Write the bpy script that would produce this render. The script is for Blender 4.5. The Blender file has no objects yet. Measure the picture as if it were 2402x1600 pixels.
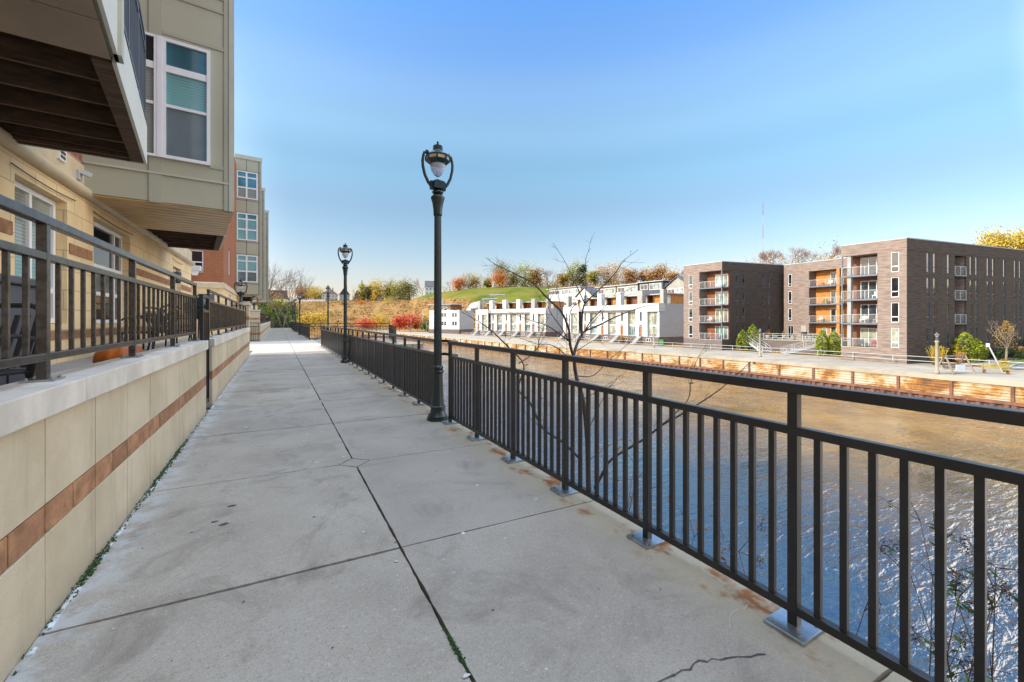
import bpy, bmesh, math, random
from mathutils import Vector, noise as mnoise
RN = random.Random(11)
SC = bpy.context.scene
COL = SC.collection
rad = math.radians

# ------------------------------------------------------------------ helpers
def wl(p):
    v = Vector((0, 0, 0))
    while p is not None:
        v += p.location
        p = p.parent
    return v

class MB:
    """collects boxes, tubes and faces; build() links them as ONE mesh object"""
    def __init__(s, T=None):
        s.v = []; s.f = []; s.T = T; s.sm = []
    def P(s, x, y, z):
        s.v.append(tuple(s.T(x, y, z)) if s.T else (x, y, z)); return len(s.v) - 1
    def face(s, *ids, smooth=False):
        s.f.append(ids); s.sm.append(smooth)
    def box(s, x0, x1, y0, y1, z0, z1):
        i = [s.P(x, y, z) for z in (z0, z1) for (x, y) in ((x0, y0), (x1, y0), (x1, y1), (x0, y1))]
        for q in ((3, 2, 1, 0), (4, 5, 6, 7), (0, 1, 5, 4), (1, 2, 6, 5), (2, 3, 7, 6), (3, 0, 4, 7)):
            s.face(*[i[k] for k in q])
        return s
    def quad(s, a, b, c, d):
        s.face(*[s.P(*p) for p in (a, b, c, d)]); return s
    def poly(s, pts):
        s.face(*[s.P(*p) for p in pts]); return s
    def prism(s, pts, z0, z1):
        n = len(pts)
        a = [s.P(x, y, z0) for x, y in pts]; b = [s.P(x, y, z1) for x, y in pts]
        s.face(*reversed(a)); s.face(*b)
        for k in range(n):
            s.face(a[k], a[(k + 1) % n], b[(k + 1) % n], b[k])
        return s
    def lathe(s, cx, cy, prof, n=16, smooth=True, flute=0.0, cap=True, rot=0.0):
        rings = []
        for r, z in prof:
            ring = []
            for k in range(n):
                a = rot + 2 * math.pi * k / n
                rr = r * (1 - (flute if k % 2 else 0))
                ring.append(s.P(cx + rr * math.cos(a), cy + rr * math.sin(a), z))
            rings.append(ring)
        for A, B in zip(rings, rings[1:]):
            for k in range(n):
                s.face(A[k], A[(k + 1) % n], B[(k + 1) % n], B[k], smooth=smooth)
        if cap:
            s.face(*reversed(rings[0])); s.face(*rings[-1])
        return s
    def tube(s, pts, r0, r1=None, n=6, smooth=True, cap=True):
        if r1 is None: r1 = r0
        pts = [Vector(p) for p in pts]
        m = len(pts); rings = []
        up = Vector((0.13, 0.21, 0.97))
        for i, p in enumerate(pts):
            d = (pts[min(i + 1, m - 1)] - pts[max(i - 1, 0)])
            if d.length < 1e-9: d = Vector((0, 0, 1))
            d.normalize()
            a = d.cross(up)
            if a.length < 1e-3: a = d.cross(Vector((1, 0, 0)))
            a.normalize(); b = d.cross(a)
            r = r0 + (r1 - r0) * i / max(m - 1, 1)
            rings.append([s.P(*(p + a * (r * math.cos(2 * math.pi * k / n)) + b * (r * math.sin(2 * math.pi * k / n)))) for k in range(n)])
        for A, B in zip(rings, rings[1:]):
            for k in range(n):
                s.face(A[k], A[(k + 1) % n], B[(k + 1) % n], B[k], smooth=smooth)
        if cap:
            s.face(*reversed(rings[0])); s.face(*rings[-1])
        return s
    def bar(s, p, q, w, h=None):
        """square-section bar from p to q (w across, h the other way)"""
        h = h or w
        p = Vector(p); q = Vector(q); d = (q - p).normalized()
        up = Vector((0, 0, 1)) if abs(d.z) < .9 else Vector((0, 1, 0))
        a = d.cross(up).normalized(); b = a.cross(d)
        i = []
        for o in (p, q):
            for sa, sb in ((-1, -1), (1, -1), (1, 1), (-1, 1)):
                i.append(s.P(*(o + a * (sa * w / 2) + b * (sb * h / 2))))
        for k in ((3, 2, 1, 0), (4, 5, 6, 7), (0, 1, 5, 4), (1, 2, 6, 5), (2, 3, 7, 6), (3, 0, 4, 7)):
            s.face(*[i[x] for x in k])
        return s
    def ball(s, c, r, n=8, sz=1.0):
        prof = [(max(1e-4, r * math.sin(math.pi * k / n)), c[2] - r * sz * math.cos(math.pi * k / n)) for k in range(n + 1)]
        return s.lathe(c[0], c[1], prof, n=n + 4, cap=False)
    def leaf(s, c, size, asp=.7):
        a = Vector((RN.gauss(0, 1), RN.gauss(0, 1), RN.gauss(0, 1))).normalized()
        b = a.orthogonal().normalized()
        c = Vector(c); a = a * size * .5; b = b * size * .5 * asp
        s.quad(tuple(c - a), tuple(c + b), tuple(c + a), tuple(c - b))
    def build(s, name, m, parent=None, bevel=0, loc=None):
        off = wl(parent) if parent is not None else Vector(loc or (0, 0, 0))
        me = bpy.data.meshes.new(name)
        me.from_pydata([(x - off.x, y - off.y, z - off.z) for x, y, z in s.v], [], s.f)
        me.polygons.foreach_set('use_smooth', s.sm)
        if bevel:
            bm = bmesh.new(); bm.from_mesh(me)
            bmesh.ops.remove_doubles(bm, verts=bm.verts, dist=1e-5)
            ed = [e for e in bm.edges if len(e.link_faces) == 2 and e.calc_face_angle(0) > .6]
            bmesh.ops.bevel(bm, geom=ed, offset=bevel, segments=2, affect='EDGES', profile=.6, clamp_overlap=True)
            bm.to_mesh(me); bm.free()
        me.materials.append(M[m] if isinstance(m, str) else m)
        me.update()
        o = bpy.data.objects.new(name, me); COL.objects.link(o)
        if parent is not None: o.parent = parent
        else: o.location = off
        return o

def tag(o, label=None, cat=None, group=None, kind=None):
    if label: o['label'] = label
    if cat: o['category'] = cat
    if group: o['group'] = group
    if kind: o['kind'] = kind
    return o
def thing(name, label, cat, loc=(0, 0, 0), group=None):
    o = bpy.data.objects.new(name, None); COL.objects.link(o)
    o.location = loc; o.empty_display_size = .2
    return tag(o, label, cat, group)
def struct(name, mb, m, loc=None):
    return tag(mb.build(name, m, loc=loc), kind='structure')
def copy_tree(o, parent=None):
    c = o.copy(); COL.objects.link(c)
    if parent is not None: c.parent = parent
    for ch in list(o.children): copy_tree(ch, c)
    return c
def dup(o, loc, label, rz=0.0, group=None, scale=None):
    c = copy_tree(o); c.location = loc; c.rotation_euler = (0, 0, rz); c['label'] = label
    if group: c['group'] = group
    if scale: c.scale = scale
    return c
def dpart(o, d):
    """copy of a part, moved by d, on the same thing"""
    c = copy_tree(o, o.parent); c.location = o.location + Vector(d)
    return c
def frame(o, e1, e2):
    """local x runs along e1, local y along e2"""
    return lambda x, y, z: (o[0] + e1[0] * x + e2[0] * y, o[1] + e1[1] * x + e2[1] * y, o[2] + z)
def wallT(F, at, ud, wd):
    """wall coordinates inside frame F: u along, w outward, z up"""
    return lambda u, w, z: F(at[0] + ud[0] * u + wd[0] * w, at[1] + ud[1] * u + wd[1] * w, z)
IDF = lambda x, y, z: (x, y, z)
def pol(phi, d): return d * math.sin(rad(phi)), d * math.cos(rad(phi))
def lerp(a, b, t): return a + (b - a) * t

# ------------------------------------------------------------------ materials
M = {}
class NT:
    def __init__(s, name):
        m = bpy.data.materials.new(name); m.use_nodes = True
        s.m = m; s.t = m.node_tree; s.n = s.t.nodes
        s.b = s.n['Principled BSDF']; s.tc = None
        M[name] = m
    def L(s, a, b): s.t.links.new(a, b)
    def coord(s):
        if s.tc is None:
            g = s.n.new('ShaderNodeNewGeometry'); s.tc = g.outputs['Position']; s.g = g
        return s.tc
    def map(s, scale=(1, 1, 1), rot=(0, 0, 0)):
        mp = s.n.new('ShaderNodeMapping'); mp.inputs['Scale'].default_value = scale
        mp.inputs['Rotation'].default_value = rot
        s.L(s.coord(), mp.inputs['Vector']); return mp.outputs['Vector']
    def noise(s, scale, detail=4, rough=.6, vec=None, dist=0):
        n = s.n.new('ShaderNodeTexNoise'); n.inputs['Scale'].default_value = scale
        n.inputs['Detail'].default_value = detail; n.inputs['Roughness'].default_value = rough
        n.inputs['Distortion'].default_value = dist
        s.L(vec or s.coord(), n.inputs['Vector']); return n.outputs['Fac']
    def ramp(s, fac, stops):
        r = s.n.new('ShaderNodeValToRGB'); e = r.color_ramp.elements
        while len(e) < len(stops): e.new(.5)
        for k, (p, c) in enumerate(stops):
            e[k].position = p; e[k].color = (*c, 1) if len(c) == 3 else c
        s.L(fac, r.inputs['Fac']); return r.outputs['Color']
    def sm(s, fac, a, b):
        r = s.n.new('ShaderNodeMapRange'); r.inputs['From Min'].default_value = a; r.inputs['From Max'].default_value = b
        r.interpolation_type = 'SMOOTHSTEP'; s.L(fac, r.inputs['Value']); return r.outputs['Result']
    def mix(s, fac, a, b, mode='MIX'):
        n = s.n.new('ShaderNodeMix'); n.data_type = 'RGBA'; n.blend_type = mode
        for v, k in ((fac, 0), (a, 6), (b, 7)):
            if hasattr(v, 'is_linked'): s.L(v, n.inputs[k])
            elif k == 0: n.inputs[0].default_value = v
            else: n.inputs[k].default_value = (*v, 1)
        return n.outputs[2]
    def math(s, op, a, b=None):
        n = s.n.new('ShaderNodeMath'); n.operation = op
        for k, v in ((0, a), (1, b)):
            if v is None: continue
            if hasattr(v, 'is_linked'): s.L(v, n.inputs[k])
            else: n.inputs[k].default_value = v
        return n.outputs[0]
    def xyz(s):
        n = s.n.new('ShaderNodeSeparateXYZ'); s.L(s.coord(), n.inputs[0]); return n.outputs
    def island(s):
        s.coord(); return s.g.outputs['Random Per Island']
    def col(s, c):
        if hasattr(c, 'is_linked'): s.L(c, s.b.inputs['Base Color'])
        else: s.b.inputs['Base Color'].default_value = (*c, 1)
    def bump(s, h, strength=.3, dist=.01):
        b = s.n.new('ShaderNodeBump'); b.inputs['Strength'].default_value = strength; b.inputs['Distance'].default_value = dist
        s.L(h, b.inputs['Height']); s.L(b.outputs[0], s.b.inputs['Normal'])
    def set(s, **k):
        for a, v in k.items():
            s.b.inputs[a.replace('_', ' ')].default_value = v
        return s

def dark(c, k): return tuple(x * k for x in c)
def pm(name, c, rough=.7, var=.25, vs=1.5, bs=60, bst=.15, bd=.004, metal=0, spec=.5, isl=0):
    t = NT(name)
    a = t.noise(vs, 5, .65)
    k = t.mix(t.sm(a, .3, .7), dark(c, 1 - var), dark(c, 1 + var * .6))
    if isl:
        k = t.mix(t.island(), k, t.mix(.5, k, dark(c, 1 - isl)), 'MIX')
    t.col(k); t.set(Roughness=rough, Metallic=metal, Specular_IOR_Level=spec)
    if bst: t.bump(t.noise(bs, 4, .6), bst, bd)
    return t

def brick(name, c1, c2, mortar, bw, bh, ms=.012, off=.5, streak=0, rough=.85, stain=.15):
    t = NT(name); x, y, z = t.xyz()
    cmb = t.n.new('ShaderNodeCombineXYZ')
    t.L(t.math('ADD', x, y), cmb.inputs[0]); t.L(z, cmb.inputs[1])
    b = t.n.new('ShaderNodeTexBrick'); b.offset = off
    b.inputs['Scale'].default_value = 1; b.inputs['Brick Width'].default_value = bw; b.inputs['Row Height'].default_value = bh
    b.inputs['Mortar Size'].default_value = ms; b.inputs['Mortar Smooth'].default_value = .3
    b.inputs['Color1'].default_value = (*c1, 1); b.inputs['Color2'].default_value = (*c2, 1); b.inputs['Mortar'].default_value = (*mortar, 1)
    t.L(cmb.outputs[0], b.inputs['Vector'])
    k = b.outputs['Color']
    n = t.noise(.8, 5, .7)
    k = t.mix(t.math('MULTIPLY', t.sm(n, .35, .7), stain), k, dark(c1, .45))
    if streak:
        q = t.n.new('ShaderNodeTexNoise'); q.inputs['Scale'].default_value = 1; q.inputs['Detail'].default_value = 5
        mp = t.n.new('ShaderNodeMapping'); mp.inputs['Scale'].default_value = (.9, 6, 1); t.L(cmb.outputs[0], mp.inputs[0]); t.L(mp.outputs[0], q.inputs['Vector'])
        k = t.mix(t.math('MULTIPLY', t.sm(q.outputs['Fac'], .35, .68), streak), k, dark(c1, 1.7))
        k = t.mix(t.math('MULTIPLY', t.sm(q.outputs['Fac'], .55, .3), streak), k, dark(c1, .5))
    t.col(k); t.set(Roughness=rough, Specular_IOR_Level=.25)
    t.bump(t.math('ADD', b.outputs['Fac'], t.math('MULTIPLY', t.noise(50, 3), -.3)), -.35, .006)
    return t

def glass(name, c, rough=.04, spec=.9, var=.5, stripes=0, stripec=(.3, .3, .28), vs=.6):
    t = NT(name); n = t.noise(vs, 3, .6)
    k = t.mix(t.sm(n, .35, .65), dark(c, 1 - var), dark(c, 1 + var))
    if stripes:
        z = t.xyz()[2]
        f = t.math('FRACT', t.math('MULTIPLY', z, stripes))
        k = t.mix(t.sm(f, .1, .9), k, stripec)
    t.col(k); t.set(Roughness=rough, Specular_IOR_Level=spec, IOR=1.52)
    t.bump(t.noise(1.3, 2), .04, .02)
    return t

def foliage(name, c1, c2, c3=None, rough=.65, trans=.25, cs=.6):
    """leaf colour varies leaf by leaf and in soft clumps"""
    t = NT(name)
    k = t.ramp(t.island(), [(0, dark(c1, .7)), (.4, dark(c1, 1.2)), (.75, dark(c2, 1.2)), (1, dark(c3 or c2, 1.15))])
    k = t.mix(t.math('MULTIPLY', t.sm(t.noise(cs, 2), .42, .64), .85), k, dark(c1, .42))
    t.col(k); t.set(Roughness=rough, Specular_IOR_Level=.2)
    if trans:
        tr = t.n.new('ShaderNodeBsdfTranslucent'); t.L(k, tr.inputs['Color'])
        mx = t.n.new('ShaderNodeMixShader'); mx.inputs[0].default_value = trans
        t.L(t.b.outputs[0], mx.inputs[1]); t.L(tr.outputs[0], mx.inputs[2])
        t.L(mx.outputs[0], t.n['Material Output'].inputs['Surface'])
    return t

# walkway concrete: aggregate speckle, soft stains, rust and pale lime along the river railing
def make_path_mat():
    t = NT('walk_concrete'); x, y, z = t.xyz()
    base = t.ramp(t.noise(.9, 6, .65), [(.28, (.265, .228, .172)), (.5, (.375, .33, .258)), (.72, (.445, .40, .325))])
    sp = t.noise(230, 2, .5)
    base = t.mix(t.sm(sp, .55, .72), base, (.20, .18, .155))
    base = t.mix(t.math('MULTIPLY', t.sm(t.noise(62, 3, .6), .54, .70), .55), base, (.19, .165, .135))
    base = t.mix(t.math('MULTIPLY', t.sm(t.noise(48, 3, .6), .58, .72), .45), base, (.55, .53, .49))
    base = t.mix(t.math('MULTIPLY', t.sm(t.noise(160, 2, .5), .6, .72), .7), base, (.56, .54, .50))
    base = t.mix(t.math('MULTIPLY', t.sm(t.noise(14, 4, .75), .62, .8), .5), base, (.52, .50, .46))
    base = t.mix(t.math('MULTIPLY', t.sm(t.noise(1.7, 6, .75, dist=1.2), .48, .72), .7), base, (.16, .13, .10))
    base = t.mix(t.math('MULTIPLY', t.sm(t.noise(3.2, 6, .75, dist=.8), .55, .75), .45), base, (.24, .18, .12))
    isl = t.math('MULTIPLY', t.island(), .42)
    base = t.mix(isl, base, (.26, .245, .225))
    edge = t.sm(x, 1.62, 1.92)
    base = t.mix(t.math('MULTIPLY', edge, .55), base, (.44, .39, .27))
    rustm = t.math('MULTIPLY', t.sm(x, 1.74, 1.93), t.sm(t.noise(3.6, 4, .65, vec=t.map((1.6, 1, 1))), .50, .66))
    base = t.mix(rustm, base, (.25, .105, .035))
    left = t.math('MULTIPLY', t.sm(x, -.60, -.86), t.sm(t.noise(6, 4, .6), .38, .62))
    base = t.mix(t.math('MULTIPLY', left, .55), base, (.52, .55, .55))
    t.col(base); t.set(Roughness=.86, Specular_IOR_Level=.3)
    h = t.math('ADD', t.math('MULTIPLY', sp, .5), t.noise(60, 5, .7))
    t.bump(h, .35, .004)
make_path_mat()
pm('sun_patch_walk', (.52, .47, .39), .85, .10, 1.5, 90, .2, .003)  # lighter copy of the walkway concrete, sunlight put into the colour
pm('joint_dark', (.045, .045, .04), .95)
pm('gum', (.55, .53, .5), .8, .15)
pm('oil', (.06, .055, .055), .6, .3)
pm('crack', (.07, .065, .06), .95)
pm('moss', (.045, .09, .02), .9, .5, 30, isl=.5)
pm('caulk', (.62, .66, .68), .7, .3, 9)
t = NT('tan_block'); x, y, z = t.xyz()
k = t.mix(t.sm(t.noise(1.6, 5, .65), .3, .7), (.47, .385, .255), (.60, .51, .365))
k = t.mix(t.math('MULTIPLY', t.island(), .30), k, (.42, .36, .25))
k = t.mix(t.math('MULTIPLY', t.sm(t.noise(1, 5, .7, vec=t.map((5, 5, .55))), .5, .72), .40), k, (.30, .25, .17))
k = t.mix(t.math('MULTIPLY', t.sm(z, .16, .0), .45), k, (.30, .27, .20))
k = t.mix(t.math('MULTIPLY', t.sm(t.noise(110, 2, .6), .58, .75), .4), k, (.33, .27, .18))
t.col(k); t.set(Roughness=.88, Specular_IOR_Level=.3); t.bump(t.noise(75, 5, .7), .45, .004)
pm('brick_band', (.40, .20, .095), .85, .4, 9, 60, .5, .004, isl=.6)
pm('mortar', (.27, .27, .27), .9, .2, 6)
pm('cap_stone', (.60, .55, .47), .75, .2, 2.6, 120, .2, .002)
pm('rail_dark', (.022, .021, .022), .32, .4, 6, 40, .25, .002, metal=0, spec=.55)
pm('rail_worn', (.05, .044, .04), .24, .6, 25, 60, .4, .002, spec=.55)
pm('plate_metal', (.42, .46, .50), .28, .35, 7, 30, .3, .002, metal=.8, spec=.9)
pm('lamp_green', (.010, .026, .027), .34, .4, 3, 30, .12, .002, spec=.6)
pm('lamp_window', (.55, .46, .24), .35, .2)
t = NT('globe'); t.col(t.mix(t.sm(t.noise(6), .35, .65), (.72, .72, .78), (.9, .9, .95))); t.set(Roughness=.12, Transmission_Weight=.45, IOR=1.2, Specular_IOR_Level=.6)
brick('tan_wall', (.84, .63, .35), (.77, .58, .33), (.52, .40, .24), .6, .3, .010, stain=.3)
brick('red_brick', (.37, .125, .045), (.30, .10, .04), (.30, .20, .14), .26, .085, .010, stain=.2)
brick('red_brick_big', (.34, .10, .06), (.27, .09, .055), (.42, .34, .27), .34, .17, .012, stain=.15)
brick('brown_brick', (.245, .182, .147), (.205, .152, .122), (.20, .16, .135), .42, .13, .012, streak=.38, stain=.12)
brick('brown_brick_shaded', (.086, .062, .047), (.07, .052, .04), (.075, .058, .047), .42, .13, .012, streak=.38, stain=.15)  # same brick as brown_brick, with the flank's shade put into the colour
brick('plinth_brick', (.16, .125, .11), (.14, .11, .1), (.13, .11, .1), .42, .13, .012, streak=.3)
pm('cornice', (.60, .49, .32), .75, .12, 2)
pm('sage', (.42, .41, .305), .7, .07, .5, 260, .12, .001)
pm('sage_trim', (.38, .375, .28), .65, .08, 1)
pm('flashing', (.48, .48, .38), .5, .1)
pm('bay_white', (.62, .62, .56), .6, .06)
pm('soffit_panel', (.30, .235, .17), .7, .15, 1.2)
t = NT('soffit_ridged'); x, y, z = t.xyz()
t.col(t.mix(t.sm(t.noise(1.3, 3), .35, .65), (.60, .40, .18), (.45, .29, .13))); t.set(Roughness=.35, Specular_IOR_Level=.6)
t.bump(t.math('SINE', t.math('MULTIPLY', t.math('ADD', y, t.math('MULTIPLY', x, -.098)), 24)), .8, .02)
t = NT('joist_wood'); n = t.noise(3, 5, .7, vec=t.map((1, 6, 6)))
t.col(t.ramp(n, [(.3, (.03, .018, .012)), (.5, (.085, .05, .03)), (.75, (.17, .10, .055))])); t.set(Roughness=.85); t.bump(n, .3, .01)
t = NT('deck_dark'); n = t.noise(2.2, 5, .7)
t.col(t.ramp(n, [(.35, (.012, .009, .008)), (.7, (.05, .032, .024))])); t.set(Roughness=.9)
pm('white_frame', (.80, .81, .82), .4, .05, 3, 0, 0)
pm('grey_frame', (.50, .52, .54), .45, .08, 3, 0, 0)
glass('glass_teal', (.05, .19, .26), .05, .9, .5)
glass('glass_dusk', (.10, .125, .14), .06, .8, .5)
glass('glass_blind', (.20, .23, .20), .10, .7, .25, 22, (.30, .33, .28))
glass('glass_tealblind', (.12, .30, .31), .10, .8, .25, 20, (.19, .38, .38))
glass('glass_dark', (.018, .02, .022), .05, .7, .6)
glass('glass_far', (.035, .045, .05), .10, .5, .7, vs=.9)
glass('glass_cream', (.27, .27, .20), .2, .5, .45, vs=.8)
glass('glass_green', (.16, .22, .20), .12, .7, .7, vs=.5)
t = NT('rust_panel'); x, y, z = t.xyz()
n1 = t.noise(.42, 5, .65, vec=t.map((1, 1, 1.1)), dist=.6); n2 = t.noise(1.6, 5, .7, vec=t.map((.35, .35, 4)))
nn = t.math('ADD', t.math('MULTIPLY', n1, .66), t.math('MULTIPLY', n2, .34))
k = t.ramp(nn, [(.42, (.46, .42, .33)), (.485, (.45, .36, .22)), (.525, (.40, .20, .05)), (.575, (.26, .105, .028)), (.65, (.13, .06, .028))])
rib = t.math('SINE', t.math('MULTIPLY', z, 2 * math.pi / .27))
k = t.mix(t.math('MULTIPLY', t.sm(rib, .2, 1), .35), k, (.25, .18, .11))
t.col(k); t.set(Roughness=.8, Specular_IOR_Level=.2); t.bump(rib, .5, .05)
pm('rust_steel', (.20, .085, .045), .8, .4, 1.5)
pm('sheet_steel', (.15, .075, .055), .8, .45, 1.2)
pm('pale_concrete', (.37, .31, .23), .85, .2, .35)
pm('grey_concrete', (.34, .33, .31), .85, .15, .5)
pm('asphalt', (.17, .165, .155), .9, .15, .8)
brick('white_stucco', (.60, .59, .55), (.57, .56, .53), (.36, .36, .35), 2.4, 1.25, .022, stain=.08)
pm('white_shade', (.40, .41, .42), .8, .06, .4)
pm('cream_siding', (.60, .56, .46), .75, .08, .5)
pm('grey_siding', (.33, .31, .27), .75, .12, .8)
pm('roof_dark', (.10, .10, .11), .8, .2, .6)
pm('roof_grey', (.30, .29, .27), .8, .2, .6)
pm('dark_trim', (.05, .06, .075), .6, .15)
pm('steel_blue', (.12, .14, .17), .5, .1)
pm('orange_wood', (.50, .19, .03), .6, .25, 1.5)
pm('wood_dark', (.20, .065, .02), .65, .25, 1.5)
pm('door_wood', (.36, .15, .05), .6, .2)
pm('white_paint', (.78, .78, .76), .5, .05)
pm('rail_white', (.46, .46, .44), .5, .05)
pm('black_fabric', (.018, .018, .02), .6, .3, 8)
pm('grey_box', (.085, .09, .10), .5, .15, 3)
pm('pumpkin_skin', (.56, .135, .012), .45, .3, 6, 50, .15)
pm('pumpkin_stem', (.12, .10, .03), .8)
pm('grill_green', (.015, .05, .045), .25, .2, spec=.7)
pm('ac_white', (.74, .74, .72), .5, .06)
pm('green_bin', (.03, .16, .03), .5, .1)
pm('cabinet', (.12, .10, .075), .7, .2)
pm('cloth_red', (.35, .04, .03), .8)
pm('bench_wood', (.36, .30, .10), .7, .2)
pm('bark', (.10, .075, .06), .9, .45, 12, 60, .5, .004)
pm('bark_grey', (.17, .14, .12), .95, .3, 2, 0, 0)
pm('bark_pale', (.30, .23, .17), .95, .25, 2, 0, 0)
pm('twig_pink', (.33, .22, .17), .95, .25, 2, 0, 0)
pm('twig_brown', (.30, .17, .085), .95, .3, 1, 0, 0)
pm('twig_grey', (.19, .16, .15), .95, .25, 2, 0, 0)
pm('weed_stem', (.14, .075, .05), .9, .3, 20)
pm('seed_brown', (.085, .045, .03), .95, .5, 60)
pm('bank_soil', (.10, .085, .05), .95, .4, .8, 20, .6, .05)
foliage('f_yellow', (.50, .32, .03), (.66, .43, .05), (.72, .50, .10))
foliage('f_yg', (.26, .26, .035), (.42, .34, .04), (.55, .40, .06))
foliage('f_olive', (.16, .15, .035), (.30, .23, .05), (.42, .28, .07))
foliage('f_orange', (.55, .16, .015), (.66, .22, .02), (.70, .30, .04))
foliage('f_gold', (.34, .21, .035), (.46, .28, .05), (.52, .33, .09))
foliage('f_rust', (.36, .17, .045), (.46, .24, .07), (.50, .30, .12))
foliage('f_peach', (.46, .27, .09), (.56, .35, .14), (.60, .40, .2))
foliage('f_red', (.52, .05, .02), (.64, .09, .03), (.66, .24, .04))
foliage('f_dark', (.035, .06, .025), (.06, .09, .03), (.09, .12, .03))
foliage('f_green', (.10, .15, .03), (.17, .22, .04), (.25, .26, .05))
foliage('f_arbor', (.20, .25, .02), (.30, .34, .025), (.40, .40, .03), trans=.15, cs=1.8)
foliage('f_brush', (.22, .10, .025), (.36, .21, .07), (.46, .30, .11), cs=.25)
foliage('f_dryleaf', (.28, .13, .035), (.40, .22, .05), (.50, .33, .05), cs=30)
foliage('f_weed', (.07, .13, .02), (.13, .2, .03), (.2, .22, .05), cs=20)
foliage('f_ygold', (.55, .38, .04), (.62, .45, .06), (.30, .28, .05))

foliage('f_ridge', (.26, .14, .06), (.34, .20, .10), (.40, .26, .14), cs=.3)
def make_water():
    t = NT('river_water')
    x, y, z = t.xyz()
    sunlit = t.sm(t.math('ADD', x, t.math('MULTIPLY', t.noise(.09, 4), 14)), 25, 42)  # paints sunlit gold water far out and building-shaded blue water near
    t.col(t.mix(sunlit, t.mix(t.sm(t.noise(.25, 4), .35, .65), (.014, .036, .066), (.03, .046, .058)), t.mix(t.sm(t.noise(.3, 4), .35, .65), (.31, .18, .058), (.20, .12, .045))))
    t.set(Roughness=.06, IOR=2.1, Specular_IOR_Level=.7)
    a = t.noise(1.05, 3, .5, vec=t.map((1.0, 2.6, 1), (0, 0, .45)), dist=.5)
    b = t.noise(3.4, 3, .55, vec=t.map((1.0, 2.2, 1), (0, 0, .1)), dist=.4)
    h = t.math('ADD', a, t.math('MULTIPLY', b, .30))
    calm = t.math('ADD', t.math('MULTIPLY', t.sm(t.noise(.11, 3), .35, .65), .8), .35)
    t.bump(t.math('MULTIPLY', h, calm), 1.0, .125)
make_water()
def make_terrain():
    t = NT('hillside')
    at = t.n.new('ShaderNodeAttribute'); at.attribute_name = 'lawn'
    pr = t.ramp(t.noise(.055, 6, .7, vec=t.map((1, 1, 2.5))), [(.28, (.15, .10, .03)), (.42, (.27, .145, .045)), (.55, (.34, .19, .065)), (.68, (.26, .14, .045)), (.8, (.11, .11, .025))])
    pr = t.mix(t.math('MULTIPLY', t.sm(t.noise(.35, 5, .75), .48, .7), .7), pr, (.13, .075, .025))
    lw = t.ramp(t.noise(.05, 5, .65), [(.32, (.06, .085, .010)), (.46, (.12, .135, .016)), (.58, (.17, .15, .025)), (.7, (.23, .15, .035))])
    t.col(t.mix(at.outputs['Fac'], pr, lw)); t.set(Roughness=.95, Specular_IOR_Level=.1)
    t.bump(t.noise(.5, 5, .7), .6, 1.0)
make_terrain()
pm('lawn_grass', (.16, .22, .03), .95, .3, 2, 20, .5, .03)
# ------------------------------------------------------------------ camera, sky, sun
cd = bpy.data.cameras.new('camera'); cam = bpy.data.objects.new('camera', cd); COL.objects.link(cam)
cam.location = (0, 0, 1.35); cam.rotation_euler = (rad(90), 0, rad(-29.39))
cd.sensor_width = 36; cd.lens = 36 * 980 / 2402; cd.shift_y = -50 / 2402
cd.clip_start = .05; cd.clip_end = 9000
SC.camera = cam
SUN_A, SUN_E = 12.0, 27.0          # degrees: turn from the -X axis towards +Y, and elevation
sd = bpy.data.lights.new('sun', 'SUN'); so = bpy.data.objects.new('sun', sd); COL.objects.link(so)
sv = Vector((-math.cos(rad(SUN_A)) * math.cos(rad(SUN_E)), math.sin(rad(SUN_A)) * math.cos(rad(SUN_E)), math.sin(rad(SUN_E))))
so.rotation_euler = (-sv).to_track_quat('-Z', 'Y').to_euler(); so.location = (-40, 20, 60)
sd.energy = 5.0; sd.angle = rad(.5); sd.color = (1, .90, .76)
SKY_TINT = [(0, (1.85, 1.4, 1.25)), (.24, (1.38, 1.42, 1.33)), (.33, (1.5, 1.74, 1.57)), (.41, (1.95, 2.15, 1.92)), (.48, (2.0, 2.25, 2.25)), (.54, (1.68, 2.15, 2.5)), (.61, (1.45, 2.2, 2.75))]
SKY_FILL = [(.0, (0, 0, 0)), (.62, (0, 0, 0)), (.95, (15, 16.5, 18.3))]
w = bpy.data.worlds.new('World'); SC.world = w; w.use_nodes = True
wt = w.node_tree; sky = wt.nodes.new('ShaderNodeTexSky'); sky.sky_type = 'NISHITA'; sky.sun_disc = False
sky.sun_elevation = rad(SUN_E); sky.sun_rotation = math.atan2(sv.x, sv.y)
sky.air_density = 1.0; sky.dust_density = 1.6; sky.ozone_density = 2.2; sky.altitude = 200
# the clear sky is tinted, and bright fill light is added high overhead, above the frame
def wn(t): return wt.nodes.new(t)
geo = wn('ShaderNodeTexCoord'); sx = wn('ShaderNodeSeparateXYZ'); wt.links.new(geo.outputs['Generated'], sx.inputs[0])
def wramp(stops):
    r = wn('ShaderNodeValToRGB'); r.color_ramp.interpolation = 'EASE'; e = r.color_ramp.elements
    while len(e) < len(stops): e.new(.5)
    for k, (p, c) in enumerate(stops): e[k].position = p; e[k].color = (*c, 1)
    wt.links.new(sx.outputs[2], r.inputs[0]); return r.outputs[0]
tint = wn('ShaderNodeMix'); tint.data_type = 'RGBA'; tint.blend_type = 'MULTIPLY'; tint.inputs[0].default_value = 1
wt.links.new(sky.outputs[0], tint.inputs[6]); wt.links.new(wramp(SKY_TINT), tint.inputs[7])
fill = wn('ShaderNodeMix'); fill.data_type = 'RGBA'; fill.blend_type = 'ADD'; fill.inputs[0].default_value = 1
wt.links.new(tint.outputs[2], fill.inputs[6]); wt.links.new(wramp(SKY_FILL), fill.inputs[7])
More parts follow.
